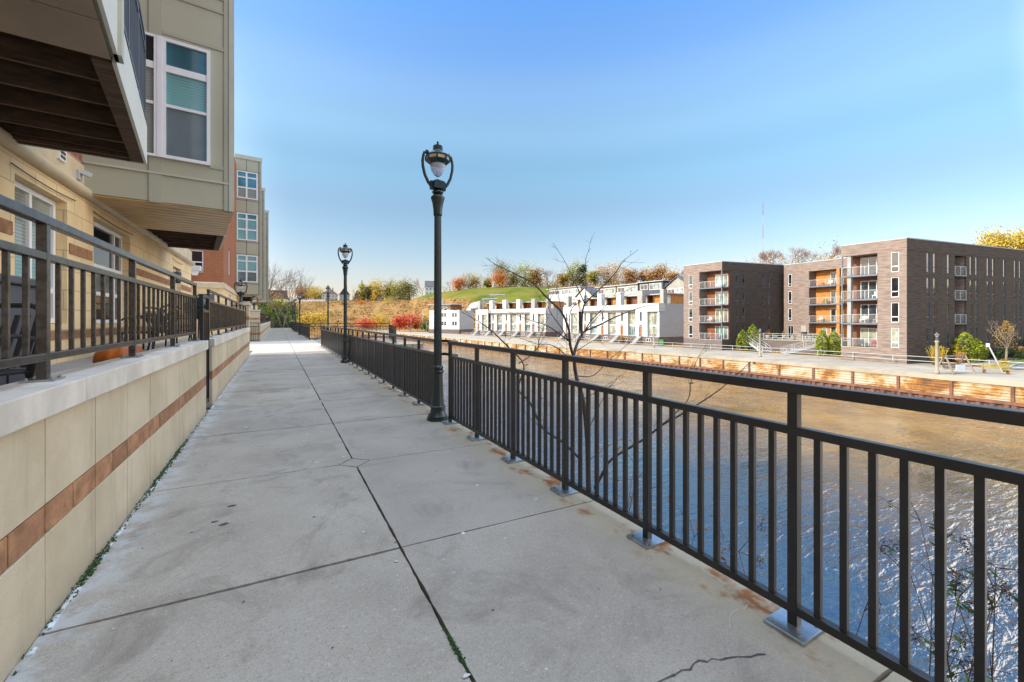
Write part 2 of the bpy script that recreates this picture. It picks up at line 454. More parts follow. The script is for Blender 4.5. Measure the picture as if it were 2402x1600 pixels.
# an added warm fill glow, unseen, low behind the camera's right shoulder
def lobe(prev, az, el, c0, c1, colr):
    dt = wn('ShaderNodeVectorMath'); dt.operation = 'DOT_PRODUCT'; wt.links.new(geo.outputs['Generated'], dt.inputs[0])
    dt.inputs[1].default_value = Vector((math.sin(rad(az)) * math.cos(rad(el)), math.cos(rad(az)) * math.cos(rad(el)), math.sin(rad(el))))
    mr = wn('ShaderNodeMapRange'); mr.interpolation_type = 'SMOOTHSTEP'; mr.inputs['From Min'].default_value = c0; mr.inputs['From Max'].default_value = c1
    wt.links.new(dt.outputs['Value'], mr.inputs['Value'])
    hb = wn('ShaderNodeMix'); hb.data_type = 'RGBA'; hb.blend_type = 'ADD'; wt.links.new(mr.outputs[0], hb.inputs[0])
    wt.links.new(prev, hb.inputs[6]); hb.inputs[7].default_value = (*colr, 1)
    return hb.outputs[2]
out = lobe(fill.outputs[2], 111, 20, .865, .98, (24, 19.5, 14))
out = lobe(out, -50, 2, .60, 1.0, (12, 11, 10.4))      # paler sky towards the sun
bg = wt.nodes['Background']; wt.links.new(out, bg.inputs[0]); bg.inputs[1].default_value = .15
SC.view_settings.view_transform = 'Standard'; SC.view_settings.look = 'None'; SC.view_settings.exposure = 0
SC.cycles.max_bounces = 8

# ------------------------------------------------------------------ ground, river, far bank
WZ = -6.6; PZ = -4.0
struct('near_ground', MB().quad((-4000, -4000, -.07), (2.12, -4000, -.07), (2.12, 96, -.07), (-4000, 96, -.07)), 'grey_concrete')
mb = MB()
prev = None
for i in range(0, 46):
    y = -60 + i * 1.9
    row = []
    for k, (x, z) in enumerate(((2.12, -.07), (2.13, -1.3), (3.0, -2.2), (4.6, -3.7), (6.4, -5.4), (8.3, -7.2))):
        j = 0 if k < 2 else .35
        row.append(mb.P(x + RN.uniform(-j, j), y, z + RN.uniform(-j, j) * .5))
    if prev:
        for a in range(5): mb.face(prev[a], prev[a + 1], row[a + 1], row[a], smooth=True)
    prev = row
struct('river_bank', mb, 'bank_soil')
mb = MB()
prev = None
for i in range(0, 40):
    x = 2.1 - i * i * .9
    row = [mb.P(x, 96 + RN.uniform(-.4, .4), -.07), mb.P(x, 99, -2), mb.P(x, 104, -7.5)]
    if prev:
        for a in range(2): mb.face(prev[a], prev[a + 1], row[a + 1], row[a], smooth=True)
    prev = row
struct('upstream_bank', mb, 'bank_soil')
struct('upstream_ground', MB().poly([(-60, 112, PZ), (5, 114, PZ), (10, 135, PZ), (11.5, 165, PZ), (10, 190, PZ), (-10, 215, PZ), (-60, 225, PZ)]), 'hillside')
struct('upstream_ground_edge', MB().prism([(-60, 111, ), (5.2, 113.2), (10.5, 135), (12, 165), (10.5, 191), (-10, 216), (-60, 226)], -8, PZ - .05), 'bank_soil')
struct('river', MB().quad((-700, -1500, WZ), (70, -1500, WZ), (70, 340, WZ), (-700, 340, WZ)), 'river_water')

BANK = [(-2500, 420), (-900, 330), (-150, 300), (-40, 275), (15, 250), (36, 215), (44, 170), (46.7, 126), (48, 100), (50.5, 75), (54.5, 55), (56.6, 38), (56.2, 22), (55.4, 10), (55, -60), (54, -300), (52, -2500)]
def bank_r(phi):
    dx, dy = math.sin(rad(phi)), math.cos(rad(phi))
    best = 1e9
    for (x0, y0), (x1, y1) in zip(BANK, BANK[1:]):
        ex, ey = x1 - x0, y1 - y0
        det = -dx * ey + dy * ex
        if abs(det) < 1e-9: continue
        r = (-x0 * ey + y0 * ex) / det
        t = (dx * y0 - dy * x0) / det
        if r > 0 and -1e-6 <= t <= 1 + 1e-6: best = min(best, r)
    return best
TERR = [(-90, 900, 1200, 14), (-40, 500, 700, 20), (-13.2, 380, 571, 22.8), (-0.4, 323, 484, 21.9), (5.2, 302, 450, 20.2), (11.3, 276, 421, 19.7), (15.6, 247, 391, 19.2), (17.8, 230, 367, 23.0), (20.6, 218, 349, 24.6), (23.5, 206, 332, 25.9), (27.6, 195, 320, 26.5), (30.5, 190, 315, 26.4), (34.0, 186, 311, 25.1), (37.5, 152, 303, 25.2), (43.6, 124, 289, 24.8), (51.5, 121, 281, 24.7), (60.8, 129, 258, 26.0), (68.6, 135, 258, 26.2), (74.9, 150, 271, 25.6), (80.2, 166, 285, 25.2), (89.4, 210, 360, 25.2), (180, 300, 500, 22)]
def terr(phi):
    for a, b in zip(TERR, TERR[1:]):
        if a[0] <= phi <= b[0]:
            t = (phi - a[0]) / (b[0] - a[0])
            return [lerp(a[k], b[k], t) for k in (1, 2, 3)]
    return TERR[0][1:]
def H(phi, d):
    d0, d1, z1 = terr(phi)
    if d <= d0: return PZ
    if d < d1:
        t = (d - d0) / (d1 - d0)
        z = PZ + (z1 - PZ) * (t * t * (3 - 2 * t) * .55 + t * .45)
        return z + 1.0 * math.sin(math.pi * t) * mnoise.noise((phi * .35, d * .03, 3.3))
    return z1 - (d - d1) * .012
LAWN = [(14.9, 19.5), (16, 18.9), (17.8, 18.2), (20.6, 17.5), (23.5, 14.3), (25.5, 12.3), (30.5, 10.5), (36, 9.5)]
def lawn_z(phi):
    if phi < 14.9 or phi > 36: return 999
    for a, b in zip(LAWN, LAWN[1:]):
        if a[0] <= phi <= b[0]: return lerp(a[1], b[1], (phi - a[0]) / (b[0] - a[0]))
    return 999
mb = MB(); att = []
PH = [-72 + 3 * i for i in range(20)] + [-12 + .6 * i for i in range(170)] + [90 + 4 * i for i in range(23)]
prev = None
for ph in PH:
    rb = bank_r(ph) + .3; d0, d1, z1 = terr(ph); d0 = max(d0, rb + 8); d1 = max(d1, d0 + 60)
    rs = [(rb, -9.0), (rb + .02, PZ - .03), ((rb + d0) / 2, PZ - .03), (d0, PZ - .03)] + [(lerp(d0, d1, k / 24), None) for k in range(1, 25)] + [(d1 + 60, None), (d1 + 700, None), (6000, None)]
    row = []
    for d, z in rs:
        x, y = pol(ph, d)
        zz = H(ph, d) if z is None else z
        row.append(mb.P(x, y, zz))
        lz = lawn_z(ph)
        att.append(1.0 if zz > lz + 1.2 * mnoise.noise((ph * .8, d * .06, 0)) else 0.0)
    if prev:
        for a in range(len(row) - 1): mb.face(prev[a], prev[a + 1], row[a + 1], row[a], smooth=a > 1)
    prev = row
ter = struct('far_ground', mb, 'hillside')
la = ter.data.attributes.new('lawn', 'FLOAT', 'POINT'); la.data.foreach_set('value', att)

def offs(poly, d):
    out = []
    for i, p in enumerate(poly):
        a = Vector(poly[max(i - 1, 0)]); b = Vector(poly[min(i + 1, len(poly) - 1)])
        t = (b - a).normalized(); n = Vector((-t.y, t.x))      # walking towards -Y the far side is +X
        out.append((p[0] + n.x * d, p[1] + n.y * d))
    return out
# far promenade follows the bank; fine polyline
BK = []
for (x0, y0), (x1, y1) in zip(BANK[5:15], BANK[6:15]):
    n = max(1, int(math.hypot(x1 - x0, y1 - y0) / 3.4))
    for k in range(n): BK.append((lerp(x0, x1, k / n), lerp(y0, y1, k / n)))
for _ in range(3):
    BK = [BK[0]] + [((a[0] + 2 * b[0] + c[0]) / 4, (a[1] + 2 * b[1] + c[1]) / 4) for a, b, c in zip(BK, BK[1:], BK[2:])] + [BK[-1]]
inner = offs(BK, 13)
mb = MB(); prev = None
for p, q in zip(BK, inner):
    row = [mb.P(p[0], p[1], PZ + .004), mb.P(q[0], q[1], PZ + .004)]
    if prev: mb.face(prev[0], prev[1], row[1], row[0])
    prev = row
struct('promenade', mb, 'pale_concrete')

# retaining wall under the promenade: cap, lagging panels between steel piles, sheet piling at the water
rw = thing('retaining_wall', 'rust stained panelled retaining wall with brown steel piles along the far bank', 'retaining wall', (BK[20][0], BK[20][1], WZ))
def ribbon(mb, poly, d0, d1, z0, z1):
    A = offs(poly, d0); B = offs(poly, d1); prev = None
    for a, b in zip(A, B):
        row = [mb.P(a[0], a[1], z0), mb.P(b[0], b[1], z0), mb.P(b[0], b[1], z1), mb.P(a[0], a[1], z1)]
        if prev:
            for k in range(4): mb.face(prev[k], prev[(k + 1) % 4], row[(k + 1) % 4], row[k])
        prev = row
    return mb
ribbon(MB(), BK, -.10, .45, -4.42, PZ + .012).build('coping', 'pale_concrete', rw)
ribbon(MB(), BK, .02, .35, -5.95, -4.42).build('panelling', 'rust_panel', rw)
ribbon(MB(), BK, -.45, .3, -6.02, -5.78).build('waler_beam', 'rust_steel', rw)
mb = MB()
sh = offs(BK, -.25)
for a, b in zip(sh, sh[1:]):
    L = math.hypot(b[0] - a[0], b[1] - a[1]); n = max(2, int(L / .42))
    for k in range(n):
        p = (lerp(a[0], b[0], k / n), lerp(a[1], b[1], k / n)); q = (lerp(a[0], b[0], (k + .62) / n), lerp(a[1], b[1], (k + .62) / n))
        w_ = .12 if k % 2 else -.1
        mb.quad((p[0] + w_, p[1], -7.2), (q[0] + w_, q[1], -7.2), (q[0] + w_, q[1], -6.0), (p[0] + w_, p[1], -6.0))
        r = (lerp(a[0], b[0], (k + 1) / n), lerp(a[1], b[1], (k + 1) / n)); w2 = -.1 if k % 2 else .12
        mb.quad((q[0] + w_, q[1], -7.2), (r[0] + w2, r[1], -7.2), (r[0] + w2, r[1], -6.0), (q[0] + w_, q[1], -6.0))
mb.build('sheet_piling', 'sheet_steel', rw)
pl = None
for k in range(0, len(BK) - 1):
    x, y = BK[k]
    if y < -25: continue
    if pl is None:
        pl0 = MB().box(x - .14, x + .06, y - .11, y + .11, -6.0, -4.43).build('pile', 'rust_steel', rw); pl = (x, y)
    else: dpart(pl0, (x - pl[0], y - pl[1], 0))

# white pipe railing along the inner edge of the promenade
RL = [p for p in offs(BK, 9.3) if -20 < p[1] < 135]
wr = thing('promenade_railing', 'thin white pipe railing along the far promenade in front of the brick apartments', 'railing', (RL[0][0], RL[0][1], PZ))
for z in (1.05, .55): MB().tube([(x, y, PZ + z) for x, y in RL], .035, n=5).build('rail', 'rail_white', wr)
p0 = None
for k, (x, y) in enumerate(RL):
    if k % 1: continue
    if p0 is None: p0 = MB().tube([(x, y, PZ), (x, y, PZ + 1.05)], .035, n=5).build('post', 'rail_white', wr); q0 = (x, y)
    elif k < 95: dpart(p0, (x - q0[0], y - q0[1], 0))

# ------------------------------------------------------------------ walkway slabs
ROWS = [-2.7, -.97, .75, 2.48, 4.17, 5.89, 7.58, 9.3, 11.0, 12.75, 14.45, 16.2, 17.9, 19.6]
def ry(r, x): return ROWS[r] - .045 * (x - .64)
GAP = .0075
mb = MB()
def jag(p, q, amp):
    p = Vector(p); q = Vector(q); L = (q - p).length; n = max(1, int(L / .035))
    nrm = Vector((-(q - p).y, (q - p).x)).normalized()
    out = []
    for k in range(n):
        b = p.lerp(q, k / n)
        j = 0 if k == 0 else amp * (mnoise.noise((b.x * 7, b.y * 7, 1)) + .8 * mnoise.noise((b.x * 31, b.y * 31, 2)))
        out.append(tuple(b + nrm * j))
    return out
DIA = {4: .135, 6: .12}
def slab(corners, z, amp):
    pts = []
    for a, b in zip(corners, corners[1:] + corners[:1]): pts += jag(a, b, amp)
    mb.prism(pts, -.06, z)
for r in range(len(ROWS) - 1):
    for x0, x1 in ((-.885, .64), (.64, 2.12)):
        a = x0 + GAP * (1 if x0 > 0 else 0); b = x1 - GAP * (1 if x1 < 1 else 0)
        y = lambda x, rr, s: ry(rr, x) + s * GAP * .9
        c = [(a, y(a, r, 1)), (b, y(b, r, 1)), (b, y(b, r + 1, -1)), (a, y(a, r + 1, -1))]
        o = []
        for (px_, py_), (sx, sy), rr in zip(c, ((1, 1), (-1, 1), (-1, -1), (1, -1)), (r, r, r + 1, r + 1)):
            if rr in DIA and abs(px_ - .64) < .05:
                dd = DIA[rr]
                e = [(px_, py_ + sy * dd), (px_ + sx * dd, py_)]
                if (sx, sy) in ((1, 1), (-1, -1)): o += e
                else: o += e[::-1]
            else: o.append((px_, py_))
        slab(o, RN.uniform(-.002, .002), .0045)
for rr, dd in DIA.items():
    cx, cy = .64, ROWS[rr]; d2 = dd - .004
    mb.prism([(cx - d2, cy), (cx, cy - d2), (cx + d2, cy), (cx, cy + d2)], -.06, .0)
yy = 19.64; pale = MB(); grey = mb
while yy < 79:
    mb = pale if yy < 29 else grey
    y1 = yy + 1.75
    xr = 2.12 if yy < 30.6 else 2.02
    xl = -.9 if yy < 20 or yy > 33 else -1.5
    mb.box(xl, .66 - .008, yy, y1 - .016, -.06, RN.uniform(-.001, .001)); mb.box(.66 + .008, xr, yy, y1 - .016, -.06, RN.uniform(-.001, .001))
    yy = y1
walk = struct('walkway', grey, 'walk_concrete'); struct('walkway_sun_patch', pale, 'sun_patch_walk')  # paler slabs paint in the sun patch between the two buildings
struct('walkway_joints', MB().quad((-.9, -4, -.045), (2.118, -4, -.045), (2.118, 79.5, -.045), (-.9, 79.5, -.045)), 'joint_dark')
struct('overlook_floor', MB().box(2.13, 7.3, 23.3, 31.2, -.3, -.012), 'walk_concrete')
# slab side / quay edge under the river railing
struct('walkway_edge', MB().box(2.122, 2.17, -60, 96, -1.25, -.02), 'grey_concrete')
# cracks, dark spots and pale gum on the slabs: flat flecks lying on the concrete
def fleck(mb, x, y, r, z, asp=1.0, n=9):
    a0 = RN.uniform(0, 6.28)
    mb.poly([(x + r * RN.uniform(.55, 1.1) * math.cos(a0 + 2 * math.pi * k / n), y + asp * r * RN.uniform(.55, 1.1) * math.sin(a0 + 2 * math.pi * k / n), z) for k in range(n)])
def crackline(mb, pts, w, z=.0045):
    P = []
    for a, b in zip(pts, pts[1:]):
        n = max(2, int(math.hypot(b[0] - a[0], b[1] - a[1]) / .03))
        for k in range(n): P.append((lerp(a[0], b[0], k / n) + RN.gauss(0, .005), lerp(a[1], b[1], k / n) + RN.gauss(0, .005)))
    for a, b in zip(P, P[1:]):
        ww = w * RN.uniform(.3, 1.3); ww2 = w * RN.uniform(.3, 1.3)
        mb.quad((a[0], a[1] - ww, z), (b[0], b[1] - ww2, z), (b[0], b[1] + ww2, z), (a[0], a[1] + ww, z))
mb = MB()
crackline(mb, [(1.02, 1.17), (1.2, 1.09), (1.45, 1.07), (1.74, .96)], .0045)
crackline(mb, [(-.80, 9.25), (.0, 9.34), (.6, 9.28)], .006)
tag(mb.build('crack', 'crack', walk))
mb = MB()
for x, y, r in ((-.30, 3.33, .035), (-.36, 3.40, .022), (-.28, 3.63, .03), (-.47, 3.3, .012), (.22, 3.15, .014)): fleck(mb, x, y, r, .0042, .55, 14)
for _ in range(60): fleck(mb, RN.uniform(-.8, 1.8), RN.uniform(1.3, 8), RN.uniform(.003, .008), .004)
mb.build('stain', 'oil', walk)
mb = MB()
for _ in range(90): fleck(mb, RN.uniform(-.8, 1.9), RN.uniform(1.2, 9), RN.choice((.005, .007, .012, .018)), .004, RN.uniform(.5, 1))
crackline(mb, [(1.93, 1.17), (1.79, 1.17), (1.69, 1.10)], .0016); 
mb.build('gum_spot', 'gum', walk)
# dark gap, broken caulk and moss where the slabs meet the terrace wall
mb = MB()
for k in range(55):
    y = RN.uniform(1.9, 12); L = RN.uniform(.02, .10)
    mb.box(-.872 + RN.uniform(-.004, .003), -.856 + RN.uniform(-.006, .006), y, y + L, -.03, .004 + RN.uniform(0, .006))
mb.build('joint_caulk', 'caulk', walk)
mb = MB()
for _ in range(1100):
    y = RN.choice((RN.gauss(4.6, .35), RN.gauss(5.4, .25), RN.gauss(3.1, .15), RN.uniform(2, 8)))
    mb.leaf((-.868 + RN.gauss(0, .009), y, abs(RN.gauss(0, .010))), .016)
for _ in range(500): mb.leaf((.64 + RN.gauss(0, .005), RN.gauss(1.6, .06), abs(RN.gauss(0, .004)) - .004), .012)
tag(mb.build('moss', 'moss'), kind='stuff')
# ------------------------------------------------------------------ terrace walls beside the walkway
def terrace_wall(y0, y1, label, phase):
    t = thing('terrace_wall', label, 'wall', (-1.02, (y0 + y1) / 2, 0))
    MB().box(-1.065, -.902, y0 + .03, y1 - .03, -.05, .918).build('mortar_core', 'mortar', t)
    blk = MB(); bnd = MB(); g = .0055; S_ = .586
    y = phase - S_ * math.ceil((phase - y0) / S_)
    while y < y1:
        a, b = max(y, y0), min(y + S_, y1)
        if b - a > .02:
            for z0, z1 in ((-.05, .398), (.534, .922)): blk.box(-1.07, -.89 + RN.uniform(-.001, .001), a + g, b - g, z0, z1)
            m = (a + b) / 2
            for c, d in ((a, m), (m, b)): bnd.box(-1.068, -.891, c + g, d - g, .404, .528)
        y += S_
    blk.build('blockwork', 'tan_block', t, bevel=.004)
    bnd.build('brick_course', 'brick_band', t, bevel=.003)
    cp = MB(); y = y0
    while y < y1 - .05:
        b = min(y + 1.83, y1); cp.box(-1.10, -.862, y + .003, b - .003, .925, 1.05); y = b
    cp.build('coping', 'cap_stone', t, bevel=.006)
    return t
terrace_wall(-2.5, 7.45, 'near low tan block wall with brick course and stone coping, left of the walkway', 2.62)
terrace_wall(8.12, 18.3, 'second low tan block wall, beyond the metal gate and ending at the lamp pillar', 8.12)
terrace_wall(31.0, 78, 'far low tan block wall beside the shaded end of the walkway', 31.0)
def pillar(y0, y1, x0, x1, top, label):
    t = thing('pillar', label, 'pillar', ((x0 + x1) / 2, (y0 + y1) / 2, 0))
    b = MB()
    for k in range(5):
        z0 = k * .37; z1 = min(z0 + .364, top - .1)
        if z1 > z0: b.box(x0, x1, y0, y1, z0, z1)
    b.build('blockwork', 'tan_block', t, bevel=.004)
    MB().box(x0 + .006, x1 - .006, y0 + .006, y1 - .006, 0, top - .09).build('mortar_core', 'mortar', t)
    for z in (.42, 1.35): MB().box(x0 - .004, x1 + .004, y0 - .004, y1 + .004, z, z + .11).build('brick_course', 'brick_band', t)
    MB().box(x0 - .03, x1 + .03, y0 - .03, y1 + .03, top - .09, top).build('coping', 'cap_stone', t, bevel=.006)
    return t
pillar(18.32, 18.85, -1.45, -.90, 1.98, 'tan block pillar carrying a short lamp at the end of the second terrace wall')
pillar(30.3, 30.98, -1.55, -.92, 1.98, 'tan block pillar with two brick courses at the start of the far terrace wall')
pillar(78.0, 78.6, 2.0, 2.5, 1.25, 'pale block pillar at the far end of the river railing')
struct('terrace_floor', MB().box(-2.77, -1.066, -6, 18.3, -.05, .72), 'grey_concrete')
struct('rear_terrace_floor', MB().box(-2.77, -1.07, 31, 78, -.05, .70), 'grey_concrete')

# ------------------------------------------------------------------ railings
def railing(name, label, cat, x, ys, nb, zr, post_w, bar_w, plate=None, wear='rail_dark', top_w=.055, maxbars=100, group=None, yext=(0, 0)):
    """railing along Y at x; zr = (base, bottom rail, mid rail, top rail) centre heights"""
    zb, z0, z1, z2 = zr
    ya, yb = ys[0] - yext[0], ys[-1] + yext[1]
    t = thing(name, label, cat, (x, (ya + yb) / 2, zb), group)
    MB().box(x - top_w / 2, x + top_w / 2, ya - post_w / 2, yb + post_w / 2, z2 - .022, z2 + .022).build('top_rail', wear, t, bevel=.005)
    MB().box(x - .019, x + .019, ya, yb, z1 - .019, z1 + .019).build('mid_rail', wear, t, bevel=.004)
    MB().box(x - .019, x + .019, ya, yb, z0 - .019, z0 + .019).build('bottom_rail', wear, t, bevel=.004)
    h = post_w / 2; y = ys[0]
    p = MB().box(x - h, x + h, y - h, y + h, zb, z2 - .022).build('post', wear, t, bevel=.003)
    if plate:
        a, b, c = plate
        MB().box(x - a / 2, x + a / 2, y - b / 2, y + b / 2, zb, zb + c).build('base_plate', 'plate_metal', p, bevel=.003)
        f0 = None
        for sx, sy in ((-1, 1), (1, -1), (1, 1), (-1, -1)):
            bx_, by_ = x + sx * a * .36, y + sy * b * .34
            if f0 is None:
                f0 = MB().lathe(bx_, by_, [(.008, zb + c), (.008, zb + c + .006), (.004, zb + c + .007), (.004, zb + c + .011)], n=6, smooth=False).build('bolt', 'plate_metal', p); fb = (bx_, by_)
            else: dpart(f0, (bx_ - fb[0], by_ - fb[1], 0))
    for y2 in ys[1:]: dpart(p, (0, y2 - y, 0))
    k = bar_w / 2; first = None; n = 0; rest = None
    for a, b in zip(ys, ys[1:]):
        for j in range(1, nb + 1):
            yy = lerp(a, b, j / (nb + 1)); n += 1
            if first is None:
                first = MB().box(x - k, x + k, yy - k, yy + k, z0 + .019, z1 - .019).build('baluster', wear, t, bevel=.0025); fy = yy
            elif n <= maxbars: dpart(first, (0, yy - fy, 0))
            else:
                rest = rest or MB()
                rest.box(x - k, x + k, yy - k, yy + k, z0 + .019, z1 - .019)
    if rest: tag(rest.build('baluster', wear, t), kind='stuff')
    return t
GR = 'dark metal railings along the river edge of the walkway'
railing('river_railing', 'near dark metal railing on square base plates between the walkway and the river', 'railing', 1.98,
        [.155 - .835 * 3 + .835 * k for k in range(10)], 8, (0, .085, .865, 1.05), .040, .025, (.185, .165, .018), group=GR, yext=(.4, .0))
railing('river_railing', 'dark metal railing running on beyond the nearest lamp post to the overlook', 'railing', 1.98,
        [5.72 + .835 * k for k in range(22)], 8, (0, .085, .865, 1.05), .040, .025, (.185, .165, .018), group=GR)
# short bracket joining the two past the lamp
lk = thing('rail_link', 'short jogged handrail passing behind the nearest lamp post', 'handrail', (2.1, 5.4, .8))
for z in (1.05, .865):
    m = MB()
    m.bar((1.98, 5.19, z), (2.10, 5.25, z), .036); m.bar((2.10, 5.24, z), (2.10, 5.62, z), .036); m.bar((2.10, 5.61, z), (1.98, 5.69, z), .036)
    m.build('rail', 'rail_dark', lk)
railing('terrace_railing', 'worn dark metal railing standing on the near low tan wall', 'railing', -1.0, [-1.46, 0, 1.46, 2.92, 4.38, 5.86, 7.28], 8,
        (1.05, 1.167, 1.66, 1.84), .040, .02, (.12, .13, .010), 'rail_worn', .045, group='railings on the low tan walls', yext=(.3, 0))
railing('terrace_railing', 'dark metal railing on the second low tan wall, between the gate and the lamp pillar', 'railing', -1.0, [8.62 + 1.4 * k for k in range(7)] + [18.2], 11,
        (1.05, 1.167, 1.66, 1.84), .040, .02, (.12, .13, .010), 'rail_worn', .045, group='railings on the low tan walls')
railing('terrace_railing', 'dark metal railing on the far low tan wall in the shade', 'railing', -1.0, [31.3 + 1.5 * k for k in range(31)], 8,
        (1.05, 1.167, 1.66, 1.84), .040, .022, None, 'rail_dark', .045, group='railings on the low tan walls')
railing('river_railing', 'dark metal railing along the shaded far end of the walkway with three lamp posts', 'railing', 1.94, [31.4 + .95 * k for k in range(49)], 8,
        (0, .085, .865, 1.05), .040, .025, None, group=GR)
def railing_pts(label, p, q, nb, zt, z0):
    """plain railing between two points"""
    p = Vector((*p, 0)); q = Vector((*q, 0)); L = (q - p).length; n = max(1, round(L / .9))
    t = thing('overlook_railing', label, 'railing', (p + q) / 2 + Vector((0, 0, z0)), 'railings around the overlook')
    for z in (zt, zt - .18, z0 + .09): MB().bar(p + Vector((0, 0, z)), q + Vector((0, 0, z)), .045).build('rail', 'rail_dark', t)
    f = None
    for k in range(n + 1):
        c = p.lerp(q, k / n)
        if f is None: f = MB().box(c.x - .02, c.x + .02, c.y - .02, c.y + .02, z0, zt).build('post', 'rail_dark', t); fc = c
        else: dpart(f, c - fc)
    f = None
    for k in range(n * (nb + 1)):
        if k % (nb + 1) == 0: continue
        c = p.lerp(q, k / (n * (nb + 1)))
        if f is None: f = MB().box(c.x - .012, c.x + .012, c.y - .012, c.y + .012, z0 + .09, zt - .18).build('baluster', 'rail_dark', t); fc = c
        else: dpart(f, c - fc)
railing_pts('far side railing of the overlook, facing along the walkway', (1.94, 31.25), (7.2, 31.25), 8, 1.07, 0)
railing_pts('river side railing of the overlook, seen end on', (7.2, 31.1), (5.9, 23.9), 8, .98, -.05)
railing_pts('low dark railing closing the walkway at its tree lined far end', (-.9, 79.3), (2.3, 79.3), 8, .5, -.1)

# gates in the terrace wall openings
def gate(label, p, q, z0, z1, n):
    p = Vector((*p, 0)); q = Vector((*q, 0))
    t = thing('gate', label, 'gate', (p + q) / 2 + Vector((0, 0, z0)))
    f = MB()
    for z in (z0 + .05, z1 - .22, z1): f.bar(p + Vector((0, 0, z)), q + Vector((0, 0, z)), .04)
    for c in (p, q): f.bar(c + Vector((0, 0, z0)), c + Vector((0, 0, z1)), .045)
    f.build('gate_frame', 'rail_dark', t)
    b = None
    for k in range(1, n):
        c = p.lerp(q, k / n)
        if b is None: b = MB().box(c.x - .011, c.x + .011, c.y - .011, c.y + .011, z0 + .05, z1 - .22).build('baluster', 'rail_dark', t); bc = c
        else: dpart(b, c - bc)
    return t
gate('dark metal gate set in the gap between the two low tan walls', (-.95, 7.48), (-.95, 8.09), .06, 1.70, 8)
gate('dark metal gate beside the far block pillar', (-1.62, 30.05), (-.95, 30.05), .04, 1.15, 7)

# ------------------------------------------------------------------ lamp posts
def lamp_head(t, z, s=1.0, m='lamp_green', stem=True):
    """yoke lantern whose base block starts at height z"""
    q = .845 * s
    g = lambda r, zz: (r * s, z + zz * (q if zz > 0 else s))
    MB().lathe(0, 0, [g(.05, -.07), g(.075, -.055), g(.078, -.035), g(.05, -.02), g(.048, .0)], n=16).build('collar_disc', m, t)
    b = MB().box(-.072 * s, .072 * s, -.072 * s, .072 * s, z, z + .115 * q)
    c = z + .115 * q; k = .072 * s
    i = [b.P(-k, -k, c + .001), b.P(k, -k, c + .001), b.P(k, k, c + .001), b.P(-k, k, c + .001), b.P(0, 0, c + .05 * q)]
    for a in range(4): b.face(i[a], i[(a + 1) % 4], i[4])
    b.build('yoke_block', m, t)
    for sx in (-1, 1):
        pts = [(.075, .02), (.125, .09), (.17, .20), (.195, .33), (.20, .42), (.19, .50), (.175, .555), (.155, .56), (.145, .535)]
        y = MB().tube([(sx * x * s * 1.06, 0, z + zz * q) for x, zz in pts], .021 * s, .017 * s, n=8)
        y.box(sx * .085 * s - .022 * s, sx * .085 * s + .022 * s, -.026 * s, .026 * s, z - .01 * s, z + .10 * s)
        y.ball((sx * .150 * s, 0, z + .572 * q), .026 * s)
        y.build('yoke_arm', m, t)
    lan = MB().lathe(0, 0, [g(.115, .395), g(.165, .44), g(.168, .455)], n=8, smooth=False, rot=rad(22.5))
    lan.lathe(0, 0, [g(.168, .51), g(.172, .525), g(.13, .555), g(.075, .60), g(.062, .625), g(.066, .63), g(.066, .69), g(.02, .705)], n=8, smooth=False, rot=rad(22.5))
    for k in range(8):
        a = rad(22.5) + k * math.pi / 4; lan.bar((.163 * s * math.cos(a), .163 * s * math.sin(a), z + .45 * q), (.163 * s * math.cos(a), .163 * s * math.sin(a), z + .515 * q), .018 * s)
    lan.build('lantern_roof', m, t)
    MB().lathe(0, 0, [g(.157, .456), g(.157, .509)], n=8, smooth=False, rot=rad(22.5)).build('lantern_window', 'lamp_window', t)
    MB().lathe(0, 0, [g(.012, .195), g(.05, .225), g(.085, .29), g(.10, .36), g(.102, .42)], n=20).build('globe', 'globe', t)
    f = MB().lathe(0, 0, [g(.01, .70), g(.02, .72), g(.01, .735)], n=8); f.ball((0, 0, z + .75 * q), .016 * s); f.build('finial', m, t)
def lamp_post(label, m='lamp_green'):
    t = thing('lamp_post', label, 'lamp post', (0, 0, 0), 'lamp posts along the walkway')
    MB().lathe(0, 0, [(.145, 0), (.145, .035), (.13, .04), (.135, .055), (.12, .075), (.105, .10), (.098, .125), (.098, .165), (.105, .17), (.105, .185), (.09, .195)], n=24, smooth=False).build('base', m, t)
    MB().lathe(0, 0, [(.088, .19), (.078, .30), (.066, .62), (.078, .635), (.082, .65), (.078, .665), (.066, .675), (.075, .69), (.077, .705), (.07, .72), (.055, .735)], n=24, flute=.05, smooth=False).build('pedestal', m, t)
    MB().lathe(0, 0, [(.054, .735), (.047, 2.78)], n=32, flute=.10, smooth=False, cap=False).build('shaft', m, t)
    MB().lathe(0, 0, [(.056, 2.755), (.058, 2.775), (.060, 2.83), (.072, 2.92), (.092, 2.985), (.094, 3.005), (.07, 3.03), (.048, 3.045), (.045, 3.06)], n=20).build('capital', m, t)
    lamp_head(t, 3.115)
    return t
L1 = lamp_post('nearest tall dark green lamp post, breaking the river railing')
L1.location = (1.90, 5.42, 0)
dup(L1, (1.88, 14.02, 0), 'second tall dark green lamp post, against the brown overlook railing', .1)
for (x, y), lb, rz in (((3.1, 31.45), 'slim dark lamp post behind the overlook railing, its lantern seen end on', 1.5), ((1.80, 41.9), 'first lamp post of the shaded far walkway, nearest to the overlook', .05),
                       ((1.80, 52.9), 'middle lamp post of the three on the shaded far walkway', .3), ((1.80, 59.8), 'farthest lamp post of the three on the shaded far walkway', .2)):
    dup(L1, (x, y, 0), lb, rz)
